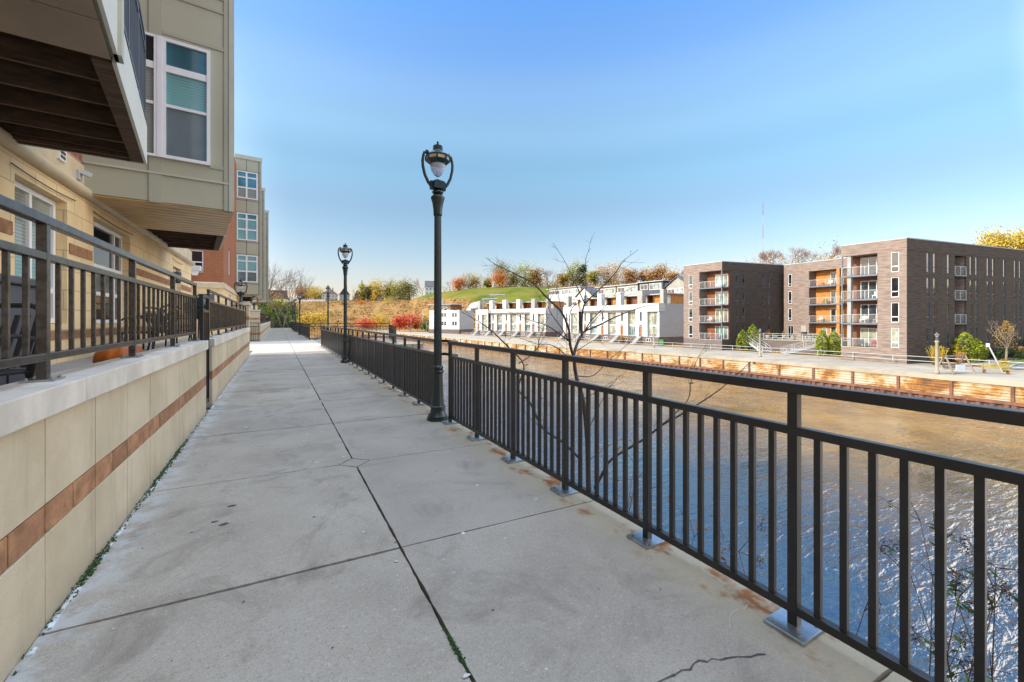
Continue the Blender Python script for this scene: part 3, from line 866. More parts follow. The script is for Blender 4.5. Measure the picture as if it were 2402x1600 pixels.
def pillar_lamp(label, loc):
    t = thing('pillar_lamp', label, 'lamp', (0, 0, 0), 'short lamps on block pillars')
    MB().lathe(0, 0, [(.10, 0), (.10, .03), (.06, .05), (.055, .10), (.05, .22), (.035, .24)], n=16).build('base', 'lamp_green', t)
    lamp_head(t, .30, .95); t.location = loc
    return t
pk = pillar_lamp('short dark lamp on top of the nearer block pillar', (-1.17, 18.58, 1.98))
dup(pk, (-1.23, 30.64, 1.98), 'short dark lamp on top of the block pillar by the far terrace wall')
dup(pk, (-1.02, 55.0, 1.05), 'tiny lamp standing on the far terrace wall coping')
# ------------------------------------------------------------------ wall and window builders
def wall_holes(mb, u0, u1, z0, z1, holes, depth):
    """front face at w=0 with rectangular openings that have reveals of the given depth"""
    us = sorted({u0, u1} | {h[k] for h in holes for k in (0, 1)}); zs = sorted({z0, z1} | {h[k] for h in holes for k in (2, 3)})
    us = [u for u in us if u0 <= u <= u1]; zs = [z for z in zs if z0 <= z <= z1]
    for a, b in zip(us, us[1:]):
        for c, d in zip(zs, zs[1:]):
            m, n = (a + b) / 2, (c + d) / 2
            if any(h[0] < m < h[1] and h[2] < n < h[3] for h in holes): continue
            mb.quad((a, 0, c), (b, 0, c), (b, 0, d), (a, 0, d))
    for a, b, c, d in holes:
        for q in (((a, 0, c), (a, -depth, c), (a, -depth, d), (a, 0, d)), ((b, 0, c), (b, 0, d), (b, -depth, d), (b, -depth, c)),
                  ((a, 0, c), (b, 0, c), (b, -depth, c), (a, -depth, c)), ((a, 0, d), (a, -depth, d), (b, -depth, d), (b, 0, d))):
            mb.quad(*q)
    return mb
def win(parent, T, u0, u1, z0, z1, cols=(), rows=(), fw=.055, mw=.045, w=-.05, frame='white_frame', pane='glass_dark', thick=.05, name='window', label=None):
    """frame and muntins as one mesh, all its panes as one child; cols/rows are fractions of the muntins"""
    f = MB(T); g = .004
    f.box(u0, u0 + fw, w, w + thick, z0, z1); f.box(u1 - fw, u1, w, w + thick, z0, z1)
    f.box(u0 + fw, u1 - fw, w, w + thick, z0, z0 + fw); f.box(u0 + fw, u1 - fw, w, w + thick, z1 - fw, z1)
    for c in cols:
        m = lerp(u0, u1, c); f.box(m - mw / 2, m + mw / 2, w, w + thick - g, z0 + fw, z1 - fw)
    for r in rows:
        r, hh = r if isinstance(r, tuple) else (r, mw)
        m = lerp(z0, z1, r); f.box(u0 + fw, u1 - fw, w, w + thick - 2 * g, m - hh / 2, m + hh / 2)
    o = f.build(name, frame, parent)
    if label: o['label'] = label
    pk = [pane] if isinstance(pane, str) else pane
    if len(pk) == 1:
        MB(T).quad((u0 + .01, w + .012, z0 + .01), (u1 - .01, w + .012, z0 + .01), (u1 - .01, w + .012, z1 - .01), (u0 + .01, w + .012, z1 - .01)).build('pane', pk[0], o)
    else:
        zz = [0] + [r[0] if isinstance(r, tuple) else r for r in rows] + [1]
        for (a, b), m in zip(zip(zz, zz[1:]), pk):
            a = lerp(z0, z1, a); b = lerp(z0, z1, b)
            MB(T).quad((u0 + .01, w + .012, a + .005), (u1 - .01, w + .012, a + .005), (u1 - .01, w + .012, b - .005), (u0 + .01, w + .012, b - .005)).build('pane', m, o)
    return o

# ------------------------------------------------------------------ near apartment building on the left
A = thing('apartment_building', 'near apartment building on the left with tan block base, sage bay and timber balconies overhead', 'building', (-2.76, 8, 0))
FX = -2.76
TW = wallT(IDF, (FX, 0), (0, 1), (1, 0))
holes = [(7.35, 8.80, 1.29, 3.12), (9.84, 11.90, 1.27, 3.14), (16.2, 17.45, .80, 3.0), (1.6, 3.2, 1.29, 3.12)]
m = MB(TW); wall_holes(m, -7, 19.3, 0, 3.36, holes, .2)
m.quad((19.3, 0, 0), (19.3, -10, 0), (19.3, -10, 3.36), (19.3, 0, 3.36)); m.build('wall', 'tan_wall', A)
MB().box(FX - 10, FX - .01, -7, 19.29, 3.36, 13.9).build('upper_wall', 'red_brick_big', A)
MB().box(FX - .02, FX + .02, -7, 19.32, 3.50, 3.86).build('band_course', 'cornice', A)
MB().tube([(FX + .03, -7, 3.43), (FX + .03, 19.4, 3.43)], .085, n=12).build('string_course', 'cornice', A)
for a, b in ((-7, 1.5), (3.25, 7.28), (8.86, 9.76), (11.96, 16.1), (17.5, 19.28)):
    MB().box(FX, FX + .012, a, b, 2.36, 2.52).build('brick_course', 'brick_band', A)
MB().box(FX, FX + .014, -7, 19.28, 1.06, 1.19).build('brick_course', 'brick_band', A)
win(A, TW, 7.36, 8.79, 1.30, 3.11, (.5,), (.26, (.53, .11)), .07, .07, -.17, 'white_frame', ('glass_dusk', 'glass_tealblind', 'glass_blind'))
win(A, TW, 9.85, 11.89, 1.28, 3.13, (.2, .76), (.30, (.56, .12)), .07, .07, -.17, 'white_frame', ('glass_dark', 'glass_dusk', 'glass_dark'))
win(A, TW, 16.21, 17.44, .82, 2.99, (.5,), (.72,), .08, .06, -.17, 'white_frame', 'glass_dusk', name='door')
win(A, TW, 1.61, 3.19, 1.30, 3.11, (.5,), (.26, (.53, .11)), .07, .07, -.17, 'white_frame', 'glass_dusk')
for a, b in ((7.2, 9.0), (9.75, 12.0), (16.0, 17.6)):
    MB().tube([(FX + .03, lerp(a, b, k / 8), 3.20 - .03 * math.sin(math.pi * k / 8)) for k in range(9)], .008, n=5).build('awning_rod', 'dark_trim', A)
v = MB().box(FX + .02, FX + .05, 8.40, 8.62, 3.66, 3.90).build('wall_vent', 'white_frame', A)
m = MB()
for k in range(3):
    for j in range(2): m.box(FX + .05, FX + .054, 8.43 + j * .085, 8.50 + j * .085, 3.69 + k * .065, 3.735 + k * .065)
m.build('louvre', 'glass_dark', v)
fl = MB().box(FX + .02, FX + .06, 9.05, 9.17, 3.56, 3.70); fl.bar((FX + .05, 9.10, 3.70), (FX + .18, 9.14, 3.65), .08, .07)
fl.build('floodlight', 'grey_frame', A)
wlg = MB().bar((FX, 15.8, 2.72), (FX + .16, 15.8, 2.72), .03); wlg.lathe(FX + .18, 15.8, [(.02, 2.80), (.09, 2.76), (.085, 2.5), (.05, 2.44)], n=10)
wlg.build('wall_lantern', 'dark_trim', A)

E2V = (math.sin(rad(84.4)), math.cos(rad(84.4))); E1V = (math.sin(rad(-7.9)), math.cos(rad(-7.9)))
def boards(T, rects, m, name, parent, proud=.018):
    b = MB(T)
    for u0, u1, z0, z1 in rects: b.box(u0, u1, -.005, proud, z0, z1)
    return b.build(name, m, parent)
def near_bay(org, zb, zt, wl_, dep, parent, wins):
    """projecting bay: local x 0 at its outer corner and -wl_ at the wall, y away from the camera"""
    F = frame((org[0], org[1], 0), E2V, E1V)
    b = MB(F).box(-wl_ - .4, 0, 0, dep, zb + .02, zt).build('bay', 'sage', parent)
    FT = wallT(F, (0, 0), (1, 0), (0, -1))          # front face, u = local x
    v = [(-.085, 0, zb, zt)]
    for z in (zb + .50,): v.append((-wl_, -.087, z, z + .035))
    boards(FT, v, 'flashing', 'flashing', b, .026)
    tr = [(-.16, -.09, zb, zt), (-1.24, -1.06, zb, zb + .80)]
    k = 0
    while zb + .8 + k * 3.2 < zt:
        z0 = zb + .80 + k * 3.2
        tr += [(-.38, -.165, z0 - .04, z0 + .02), (-1.24, -1.06, z0 + 2.14, z0 + 3.2), (-1.055, -.165, z0 + 2.2, z0 + 2.26), (-wl_, -.165, z0 + 2.9, z0 + 2.94)]
        k += 1
    boards(FT, tr, 'sage_trim', 'batten', b, .016)
    for k in range(wins):
        z0 = zb + .80 + k * 3.22
        win(parent, FT, -1.06, -.37, z0, z0 + 2.12, (), (.44, (.75, .12)), .055, .05, .006, 'white_frame', ('glass_dusk', 'glass_tealblind', 'glass_teal'))
        win(parent, FT, -wl_ + .1, -1.13, z0, z0 + 2.12, (), (.44, (.75, .12)), .04, .05, .006, 'white_frame', ('glass_blind', 'glass_blind', 'glass_dark'))
        MB(FT).box(-1.13, -1.06, -.01, .062, z0, z0 + 2.12).build('mullion', 'white_frame', parent)
    return F, b
FB, bayB = near_bay((-.71, 9.58), 3.41, 13.9, 2.05, 2.85, A, 3)
MB(FB).box(-2.06, -.02, .02, 2.83, 3.40, 3.425).build('soffit', 'soffit_ridged', bayB)
FA, bayA = near_bay((-.735, 1.68), 3.44, 13.9, 2.05, 2.85, A, 0)
sp = MB(FA)
for k in range(5): sp.box(-2.2, -.03, .03 + k * .564, .03 + k * .564 + .556, 3.43 + .002 * (k % 2), 3.455)
sp.build('soffit', 'soffit_panel', bayA)
boards(wallT(FA, (0, 0), (0, 1), (1, 0)), [(0, 2.85, 3.43, 13.9)], 'bay_white', 'side_cladding', bayA, .02)
boards(wallT(FA, (0, 0), (0, 1), (1, 0)), [(2.72, 2.86, 3.43, 13.9)], 'flashing', 'corner_board', bayA, .045)
def balcony(F, y0, y1, wx, zb, parent):
    """timber balcony between local y0..y1, outer edge at x=0, wall at -wx; joists hang below a dark deck"""
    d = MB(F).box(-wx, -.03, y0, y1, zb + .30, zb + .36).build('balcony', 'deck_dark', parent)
    j = None; n = 5
    for k in range(1, n):
        y = lerp(y0, y1, k / n)
        q = MB(F).box(-wx, -.16, y - .021, y + .021, zb + .06, zb + .296)
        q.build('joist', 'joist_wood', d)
    MB(F).box(-.155, -.03, y0 + .03, y1 - .03, zb + .004, zb + .29).build('edge_beam', 'joist_wood', d)
    e = MB(F).box(-wx, -.16, y1 - .16, y1 - .12, zb + .07, zb + .29); e.box(-wx, -.16, y1 - .045, y1 - .005, zb + .003, zb + .10); e.box(-wx + .02, -.16, y1 - .116, y1 - .05, zb + .02, zb + .06)
    for x in (-wx + .06, -wx * .55): e.box(x - .03, x + .03, y1 - .115, y1 - .05, zb + .06, zb + .29)
    e.build('end_beam', 'joist_wood', d)
    MB(F).box(-.028, .0, y0, y1, zb, zb + .50).build('fascia', 'bay_white', d)
    MB(F).box(-wx, -.03, y1 - .003, y1 + .022, zb + .002, zb + .50).build('fascia', 'bay_white', d)
    r = MB(F)
    for z in (.62, 1.50, 1.66): r.box(-.05, -.01, y0, y1, zb + z - .02, zb + z + .02)
    for k in range(24):
        y = lerp(y0 + .05, y1 - .02, k / 23); r.box(-.04, -.02, y - .01, y + .01, zb + .62, zb + 1.50)
    for k in range(4):
        y = lerp(y0 + .05, y1 - .025, k / 3); r.box(-.05, -.01, y - .02, y + .02, zb + .36, zb + 1.66)
    for k in range(14):
        x = lerp(-wx, -.05, k / 13); r.box(x - .01, x + .01, y1 - .04, y1 - .02, zb + .62, zb + 1.50)
    for z in (.62, 1.50, 1.66): r.box(-wx, -.05, y1 - .05, y1 - .01, zb + z - .02, zb + z + .02)
    r.build('balcony_railing', 'steel_blue', d)
balcony(FA, 2.87, 5.62, 2.0, 3.42, A)
balcony(FB, 2.87, 5.55, 1.75, 3.39, A)

# ------------------------------------------------------------------ second apartment building behind it
B = thing('apartment_building', 'farther apartment building with orange brick end wall and stacked sage bay windows', 'building', (-7, 50, 0))
BY = 29.7; BX = -2.72
TE = wallT(IDF, (0, BY), (1, 0), (0, -1))
h2 = [(-4.32, -3.68, 4.06, 5.34), (-4.0, -3.1, 1.5, 2.9), (-4.32, -3.68, 7.3, 8.6), (-4.32, -3.68, 10.5, 11.8)]
m = MB(TE); wall_holes(m, -13, BX, 0, 3.2, [h2[1]], .12); m.build('base_wall', 'tan_wall', B)
m = MB(TE); wall_holes(m, -13, BX, 3.52, 13.4, [h2[0], h2[2], h2[3]], .12); m.build('end_wall', 'red_brick', B)
TS = wallT(IDF, (BX, 0), (0, 1), (1, 0))
h3 = [(32.7, 33.9, 4.3, 6.0), (32.7, 34.3, .9, 3.0), (32.7, 33.9, 7.5, 9.2)]
m = MB(TS); wall_holes(m, BY, 80, 0, 3.2, [h3[1]], .12); m.build('base_wall', 'tan_wall', B)
m = MB(TS); wall_holes(m, BY, 80, 3.52, 13.4, [h3[0], h3[2]], .12); m.build('side_wall', 'red_brick', B)
MB().box(-13, BX + .06, BY - .06, 80, 3.2, 3.5).build('string_course', 'cornice', B)
MB().box(-12.9, BX - .02, BY + .02, 80, 13.4, 13.42).build('roof', 'roof_grey', B)
MB().box(-13, -12.9, BY + .02, 80, 0, 13.4).build('rear_wall', 'red_brick', B)
MB().box(-13, BX + .05, BY - .05, BY + .25, 13.4, 13.7).build('coping', 'cornice', B)
for h in (h2[0], h2[2], h2[3]): win(B, TE, *[h[0] + .01, h[1] - .01, h[2] + .01, h[3] - .01], (), (.47,), .05, .05, -.10, 'white_frame', 'glass_dark')
win(B, TE, -3.99, -3.11, 1.51, 2.89, (), (.5,), .05, .05, -.10, 'white_frame', 'glass_dusk')
for h in (h3[0], h3[2], h3[1]): win(B, TS, h[0] + .01, h[1] - .01, h[2] + .01, h[3] - .01, (.5,), (), .07, .07, -.1, 'white_frame', 'glass_dusk')
ac = thing('air_conditioner', 'white window air conditioner sticking out of the brick end wall', 'air conditioner', (-4.0, BY - .1, 4.1))
MB().box(-4.33, -3.75, BY - .42, BY - .005, 4.12, 4.40).build('case', 'ac_white', ac, bevel=.015)
m = MB()
for k in range(6): m.box(-4.29, -3.79, BY - .428, BY - .421, 4.15 + k * .04, 4.17 + k * .04)
m.build('grille', 'grey_frame', ac)
MB().poly([(-4.26, BY - .34, 4.10), (-3.82, BY - .34, 4.10), (-3.92, BY - .30, 3.86), (-4.16, BY - .30, 3.86)]).build('bracket', 'ac_white', ac)
def far_bay(y0, dep, x1, zt, wins):
    F = frame((x1, y0, 0), E2V, E1V)
    wl_ = x1 - BX + .1
    b = MB(F).box(-wl_, 0, 0, dep, 3.36, zt).build('bay', 'sage', B)
    FT = wallT(F, (0, 0), (1, 0), (0, -1))
    boards(FT, [(-wl_, .05, zt - .02, zt + .28)], 'flashing', 'coping', b, .05)
    seam = MB(FT); fl = MB(FT)
    for u in (-1.0, -.19): seam.box(u - .012, u + .012, 0, .008, 3.4, zt - .03)
    for k in range(4):
        for z in (4.15, 6.45): seam.box(-wl_, -.0, 0, .007, z + k * 3.24 - .012 - 3.24 * 0, z + k * 3.24 + .012) if z + k * 3.24 < zt else None
    seam.build('panel_joint', 'dark_trim', b)
    boards(FT, [(-.10, .0, 3.36, zt)], 'sage_trim', 'corner_board', b, .03)
    sf = MB(F).box(-wl_, -.02, .02, dep - .02, 3.345, 3.36).build('soffit', 'soffit_ridged', b)
    if wins:
        for k in range(3):
            z0 = 4.27 + 3.25 * k
            win(B, FT, -wl_ + .12, -.27, z0, z0 + 2.10, (.47,), (.40, (.78, .10)), .08, .11, .006, 'white_frame', [('glass_blind', 'glass_teal', 'glass_teal'), ('glass_dusk', 'glass_tealblind', 'glass_tealblind'), ('glass_tealblind', 'glass_tealblind', 'glass_teal')][(k + 1) % 3])
    return F
F1 = far_bay(38.6, 3.2, -1.05, 13.85, True)
far_bay(47.2, 3.2, -1.02, 13.85, False)
far_bay(55.5, 3.2, -.82, 13.6, False)
for F_, y0 in ((F1, 3.22),):
    d = MB(F_).box(-1.7, -.1, y0, y0 + 2.6, 3.25, 3.3).build('balcony', 'deck_dark', B)
    MB(F_).box(-1.7, -.02, y0 + 2.5, y0 + 2.62, 3.0, 3.4).build('end_beam', 'joist_wood', d)
    MB(F_).box(-.1, 0, y0, y0 + 2.6, 3.0, 3.5).build('fascia', 'sage', d)

# ------------------------------------------------------------------ things on the terrace
pk_ = thing('pumpkin', 'orange pumpkin on the terrace behind the near low wall', 'pumpkin', (-1.48, 6.05, .72))
m = MB(); n = 40; rings = []
for j in range(13):
    th = math.pi * j / 12; ring = []
    for k in range(n):
        a = 2 * math.pi * k / n; rr = .225 * math.sin(th) * (1 - .09 * abs(math.sin(a * 5)) ** .6 * 1.0) + .0001
        zz = .72 + .195 - .195 * math.cos(th) * (1 - .15 * (abs(math.cos(th)) > .9))
        ring.append(m.P(-1.48 + rr * math.cos(a), 6.05 + rr * math.sin(a), zz))
    rings.append(ring)
for p, q in zip(rings, rings[1:]):
    for k in range(n): m.face(p[k], p[(k + 1) % n], q[(k + 1) % n], q[k], smooth=True)
m.build('rind', 'pumpkin_skin', pk_)
MB().tube([(-1.48, 6.05, 1.07), (-1.47, 6.06, 1.12), (-1.44, 6.08, 1.15)], .03, .02, n=7).build('stem', 'pumpkin_stem', pk_)
bx = thing('storage_box', 'dark grey upright storage box against the tan facade at the left edge', 'storage box', (-2.35, 5.35, .72))
MB().box(-2.68, -2.0, 4.9, 5.85, .74, 1.66).build('body', 'grey_box', bx, bevel=.015)
MB().box(-2.71, -1.96, 4.86, 5.89, 1.66, 1.73).build('lid', 'grey_box', bx, bevel=.015)
for y in (5.21, 5.53): MB().box(-1.999, -1.99, y - .008, y + .008, .78, 1.62).build('panel_groove', 'black_fabric', bx)
for sx in (-2.62, -2.06): MB().box(sx - .04, sx + .04, 4.92, 5.0, .72, .74).build('foot', 'black_fabric', bx)
def patio_chair(label, loc, rz):
    t = thing('patio_chair', label, 'chair', (0, 0, 0), 'black patio chairs on the terrace')
    MB().box(-.24, .24, -.23, .23, .40, .43).build('seat', 'black_fabric', t, bevel=.012)
    b = MB()
    for k in range(7):
        x = -.2 + .4 * k / 6; b.bar((x, -.23, .44), (x, -.33, .80), .028, .012)
    b.build('backrest', 'black_fabric', t)
    f = MB().tube([(-.25, -.22, .38), (-.25, -.30, .70), (-.22, -.345, .83), (-.12, -.36, .87), (.12, -.36, .87), (.22, -.345, .83), (.25, -.30, .70), (.25, -.22, .38)], .018, n=7)
    f.build('back_frame', 'black_fabric', t)
    for s in (-1, 1):
        MB().tube([(s * .27, -.30, .62), (s * .29, -.1, .66), (s * .29, .16, .65), (s * .28, .24, .60), (s * .27, .23, .42)], .016, n=7).build('armrest', 'black_fabric', t)
        for y in (-.22, .22): MB().tube([(s * .24, y, .42), (s * .27, y * 1.15, 0)], .016, n=6).build('leg', 'black_fabric', t)
    t.location = loc; t.rotation_euler = (0, 0, rz)
    return t
c0 = patio_chair('black patio chair with curved arms just behind the near railing, by the storage box', (-1.48, 3.3, .72), 2.7); c0.scale = (.84, .84, .82)
dup(c0, (-1.9, 9.2, .72), 'black patio chair below the second tan facade window', 1.2, scale=(1, 1, 1))
dup(c0, (-1.85, 10.7, .72), 'black patio chair farther back, close to the end of the near railing', -1.9, scale=(1, 1, 1))
tb = thing('patio_table', 'small black round patio table between the two farther chairs', 'table', (-1.9, 9.95, .72))
MB().lathe(-1.9, 9.95, [(.36, 1.40), (.37, 1.415), (.36, 1.43)], n=24).build('tabletop', 'black_fabric', tb)
for k in range(3):
    a = k * 2.1; MB().tube([(-1.9, 9.95, 1.40), (-1.9 + .28 * math.cos(a), 9.95 + .28 * math.sin(a), .72)], .014, n=6).build('leg', 'black_fabric', tb)
gr = thing('barbecue_grill', 'dark green kettle barbecue on black legs behind the metal gate', 'grill', (-1.6, 12.4, .72))
GX, GY = -1.6, 12.4
MB().lathe(GX, GY, [(.02, 1.35), (.20, 1.39), (.29, 1.50), (.31, 1.62)], n=20).build('bowl', 'grill_green', gr)
MB().lathe(GX, GY, [(.315, 1.625), (.30, 1.74), (.20, 1.85), (.03, 1.89)], n=20).build('lid', 'grill_green', gr)
MB().tube([(GX - .06, GY, 1.88), (GX - .05, GY, 1.94), (GX + .05, GY, 1.94), (GX + .06, GY, 1.88)], .012, n=6).build('handle', 'black_fabric', gr)
for k in range(3):
    a = .5 + k * 2.1; MB().tube([(GX + .18 * math.cos(a), GY + .18 * math.sin(a), 1.42), (GX + .3 * math.cos(a), GY + .3 * math.sin(a), .72)], .016, n=6).build('leg', 'black_fabric', gr)
cb = thing('utility_cabinet', 'dark brown utility cabinet at the far left end of the walkway', 'cabinet', (-.95, 78.5, 0))
MB().box(-1.45, -.35, 78.2, 78.9, 0, 1.45).build('body', 'cabinet', cb, bevel=.02)
MB().box(-1.48, -.32, 78.16, 78.94, 1.45, 1.52).build('lid', 'cabinet', cb, bevel=.01)
for x in (-.9,): MB().box(x - .012, x + .012, 78.19, 78.201, .1, 1.4).build('door_seam', 'black_fabric', cb)
# ------------------------------------------------------------------ brick apartment blocks across the river
EX = (.985, -.17); EY = (-.05, .9987)          # local x runs away from the river, local y upstream
LV = [-2.15, .95, 4.05, 7.15]                   # storey floors
def slit(t, T, u0, u1, k, tall=True, pane=None, fr='white_frame'):
    z0 = LV[k] + .08
    win(t, T, u0, u1, z0, z0 + 2.42, (), ((.28, .10),), .06, .05, -.10, fr, pane or RN.choice(['glass_dark', 'glass_far', 'glass_cream', 'glass_far']))
def slider(t, T, u0, u1, z0, z1, n, panes):
    win(t, T, u0, u1, z0, z1, [k / n for k in range(1, n)], (), .06, .06, .01, 'white_frame', panes, .06, 'glazed_door')
def steel_rail(T, u0, u1, w, z, parent):
    r = MB(T)
    for k in range(7): r.box(u0, u1, w - .012, w + .012, z + .14 + k * .135, z + .158 + k * .135)
    r.box(u0, u1, w - .03, w + .03, z + 1.05, z + 1.10)
    n = max(2, round((u1 - u0) / 1.2))
    for k in range(n + 1):
        u = lerp(u0, u1, k / n); r.box(u - .025, u + .025, w - .025, w + .025, z, z + 1.05)
    return r.build('balcony_railing', 'rail_white', parent)

def loggia(t, F, y0, y1, dep, floors, zt, flip):
    """balconies in a corner recess: slabs, railings, back walls of orange boards with glazed doors"""
    TF = wallT(F, (0, 0), (0, 1), (-1, 0))
    TB = wallT(F, (dep, 0), (0, 1), (-1, 0))
    for k, z in enumerate(floors):
        top = floors[k + 1] - .22 if k + 1 < len(floors) else zt
        if k:
            s = MB(F).box(-.06, dep - .01, y0 + .02, y1 - .02, z - .22, z).build('balcony', 'steel_blue', t)
        else:
            s = MB(F).box(-.02, dep - .01, y0 + .02, y1 - .02, z - .10, z).build('balcony', 'pale_concrete', t)
        steel_rail(TF, y0 + .06, y1 - .06, .0, z, s)
        MB(TB).box(y0 + .02, y1 - .02, 0, .02, z + .004, top - .004).build('timber_wall', 'orange_wood' if flip == 2 else 'wood_dark', t)
        if flip == 1: slider(t, TB, y0 + .35, y0 + 2.7, z + .03, z + 2.35, 3, ('glass_green',) if k != 1 else ('glass_cream',))
        elif flip == 0: slider(t, TB, y0 + .25, y0 + 2.75, z + .03, z + 2.4, 3, ('glass_cream',) if k == 0 else ('glass_far',))
        else:
            slider(t, TB, y0 + 1.3, y0 + 2.9, z + .03, z + 2.3, 2, ('glass_far',))
            if k == 0: slider(t, TB, y0 + 3.5, y0 + 4.2, z + .03, z + 2.1, 1, ('glass_green',))
def furniture(F, spots):
    for x, y, z, m, lb in spots:
        t = thing('balcony_chair', lb, 'chair', F(x, y, z), 'chairs on the far balconies')
        b = MB(F).box(x - .28, x + .28, y - .3, y + .3, z + .34, z + .46); b.build('seat', m, t)
        MB(F).box(x + .2, x + .28, y - .3, y + .3, z + .46, z + .9).build('backrest', m, t)
        for sx in (-.24, .24):
            for sy in (-.26, .26): MB(F).box(x + sx - .025, x + sx + .025, y + sy - .025, y + sy + .025, z, z + .34).build('leg', m, t)

# left block
t_ = K1 = thing('apartment_block', 'brown brick apartment block on the left of the courtyard, its long side in shade', 'building', (70, 48, PZ))
F = frame((67.8, 45.6, 0), EX, EY)
MB(F).box(0, 16, 0, 7.6, 10.05, 11.5).build('wall', 'brown_brick', K1)
MB(F).box(-.05, 16.05, -.05, 7.65, 11.5, 11.62).build('coping', 'white_shade', K1)
MB(F).box(0, 16, 0, 7.6, PZ - .2, -2.15).build('plinth', 'plinth_brick', K1)
TF = wallT(F, (0, 0), (0, 1), (-1, 0)); TD = wallT(F, (0, 0), (1, 0), (0, -1))
m = MB(TF); wall_holes(m, 4.35, 7.6, -2.15, 10.05, [(5.75, 6.55, LV[k] + .08, LV[k] + 2.5) for k in range(4)], .12); m.build('wall', 'brown_brick', K1)
for k in range(4): slit(K1, TF, 5.76, 6.54, k)
dw = [(3.1, 3.75), (4.7, 5.3), (9.5, 10.1), (10.9, 11.5)]
m = MB(TD); wall_holes(m, 1.6, 16, -2.15, 10.05, [(a, b, LV[k] + .08, LV[k] + 2.5) for a, b in dw for k in range(4)], .18); m.build('wall', 'brown_brick_shaded', K1)
for za, zb in ((10.05, 11.49), (PZ, -2.15)): MB(TD).box(.01, 16, .003, .02, za, zb).build('flank_shade_band', 'brown_brick_shaded', K1)  # thin skin carrying the painted shade over the flank's top and foot
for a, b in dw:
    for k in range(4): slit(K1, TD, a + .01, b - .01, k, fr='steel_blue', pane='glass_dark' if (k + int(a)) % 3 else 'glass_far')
m = MB(F).box(1.9, 16, 7.5, 7.58, -2.15, 10.05); m.box(1.88, 1.9, 4.37, 7.6, -2.15, 10.05); m.box(.01, 1.9, 4.36, 4.42, -2.15, 10.05)
m.build('wall', 'brown_brick', K1)
loggia(K1, F, 0.0, 4.34, 1.85, LV, 10.04, 1)
MB(F).box(.0, .12, .02, .14, -2.15, 10.05).build('column', 'steel_blue', K1)
# middle wing and right block form one building
t_ = K2 = thing('apartment_block', 'large brown brick apartment block with corner balconies and long shaded flank on the right', 'building', (72, 27, PZ))
F2 = frame((66.1, 20.5, 0), EX, EY)
MB(F2).box(0, 48, 0, 6.6, 9.75, 11.15).build('wall', 'brown_brick', K2)
MB(F2).box(-.05, 48, -.05, 6.65, 11.15, 11.27).build('coping', 'white_shade', K2)
MB(F2).box(0, 48, 0.0, 6.6, PZ - .2, -2.15).build('plinth', 'brown_brick', K2)
TF = wallT(F2, (0, 0), (0, 1), (-1, 0)); TD = wallT(F2, (0, 0), (1, 0), (0, -1))
m = MB(TF); wall_holes(m, 0, 2.72, -2.15, 9.75, [(.72, 1.5, LV[k] + .08, LV[k] + 2.5) for k in range(4)], .12); m.build('wall', 'brown_brick', K2)
for k in range(4): slit(K2, TF, .73, 1.49, k, pane='glass_cream' if k == 0 else 'glass_dark')
dw = [(3.9, 4.55), (5.25, 5.9), (8.2, 8.85), (13.2, 13.8), (14.5, 15.1), (17.2, 17.8), (18.5, 19.1), (21.2, 21.8), (24, 24.6), (25.3, 25.9), (31, 31.6), (33, 33.6)]
rc = [(9.85, 12.4), (26.9, 29.4)]
hs = [(a, b, LV[k] + .08, LV[k] + 2.5) for a, b in dw for k in range(4)] + [(a, b, -3.0, 9.62) for a, b in rc]
m = MB(TD); wall_holes(m, 0, 48, -2.15, 9.75, [h if h[2] > -2.15 else (h[0], h[1], -2.15, h[3]) for h in hs], .18); m.build('wall', 'brown_brick_shaded', K2)
for za, zb in ((9.75, 11.14), (PZ, -2.15)): MB(TD).box(.01, 48, .003, .02, za, zb).build('flank_shade_band', 'brown_brick_shaded', K2)
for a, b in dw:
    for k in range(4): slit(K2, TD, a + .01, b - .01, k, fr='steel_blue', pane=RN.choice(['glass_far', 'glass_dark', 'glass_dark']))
for a, b in rc:
    TR = wallT(F2, (0, 1.5), (1, 0), (0, -1))
    MB(F2).box(a - .02, a + .0, .1, 1.5, -2.15, 9.62).build('timber_wall', 'wood_dark', K2); MB(F2).box(b, b + .02, .1, 1.5, -2.15, 9.62).build('timber_wall', 'brown_brick', K2)
    MB(F2).box(a, b, 1.5, 1.55, -2.15, 9.62).build('timber_wall', 'wood_dark', K2)
    for k in range(4):
        s = MB(F2).box(a + .005, b - .005, -.05, 1.49, LV[k] - .2, LV[k]).build('balcony', 'steel_blue', K2)
        steel_rail(TD, a + .05, b - .05, .0, LV[k], s)
        slider(K2, TR, a + .2, a + 1.7, LV[k] + .03, LV[k] + 2.2, 2, ('glass_far',))
for a, b in ((17.4, 18.6), (23.2, 24.8)):
    for z in (9.95, 6.78, 3.68, .58):
        f = None
        for j in range(4):
            u = lerp(a, b, j / 3)
            MB(TD).box(u - .1, u + .1, .0, .012, z, z + .1).build('vent', 'dark_trim', K2)
m = MB(F2).box(2.0, 48, 6.5, 6.58, -2.15, 9.75); m.box(.01, 2.0, 2.73, 2.79, -2.15, 9.75); m.box(2.0, 2.04, 0.1, 6.55, -2.15, 9.75)
m.build('wall', 'brown_brick', K2)
loggia(K2, F2, 2.74, 6.6, 1.95, LV, 9.74, 0)
MB(F2).box(0, .12, 6.44, 6.56, -2.15, 9.75).build('column', 'steel_blue', K2)
MB(F2).box(.15, .55, 5.6, 6.0, -2.15, 9.75).build('column', 'grey_concrete', K2)
F3 = frame((80.3, 26.9, 0), EX, (.07, .9976))
MB(F3).box(0, 20, 0, 15.6, 9.8, 11.35).build('wall', 'brown_brick', K2)
MB(F3).box(-.05, 20, 0, 15.6, 11.35, 11.47).build('coping', 'white_shade', K2)
T3 = wallT(F3, (0, 0), (0, 1), (-1, 0))
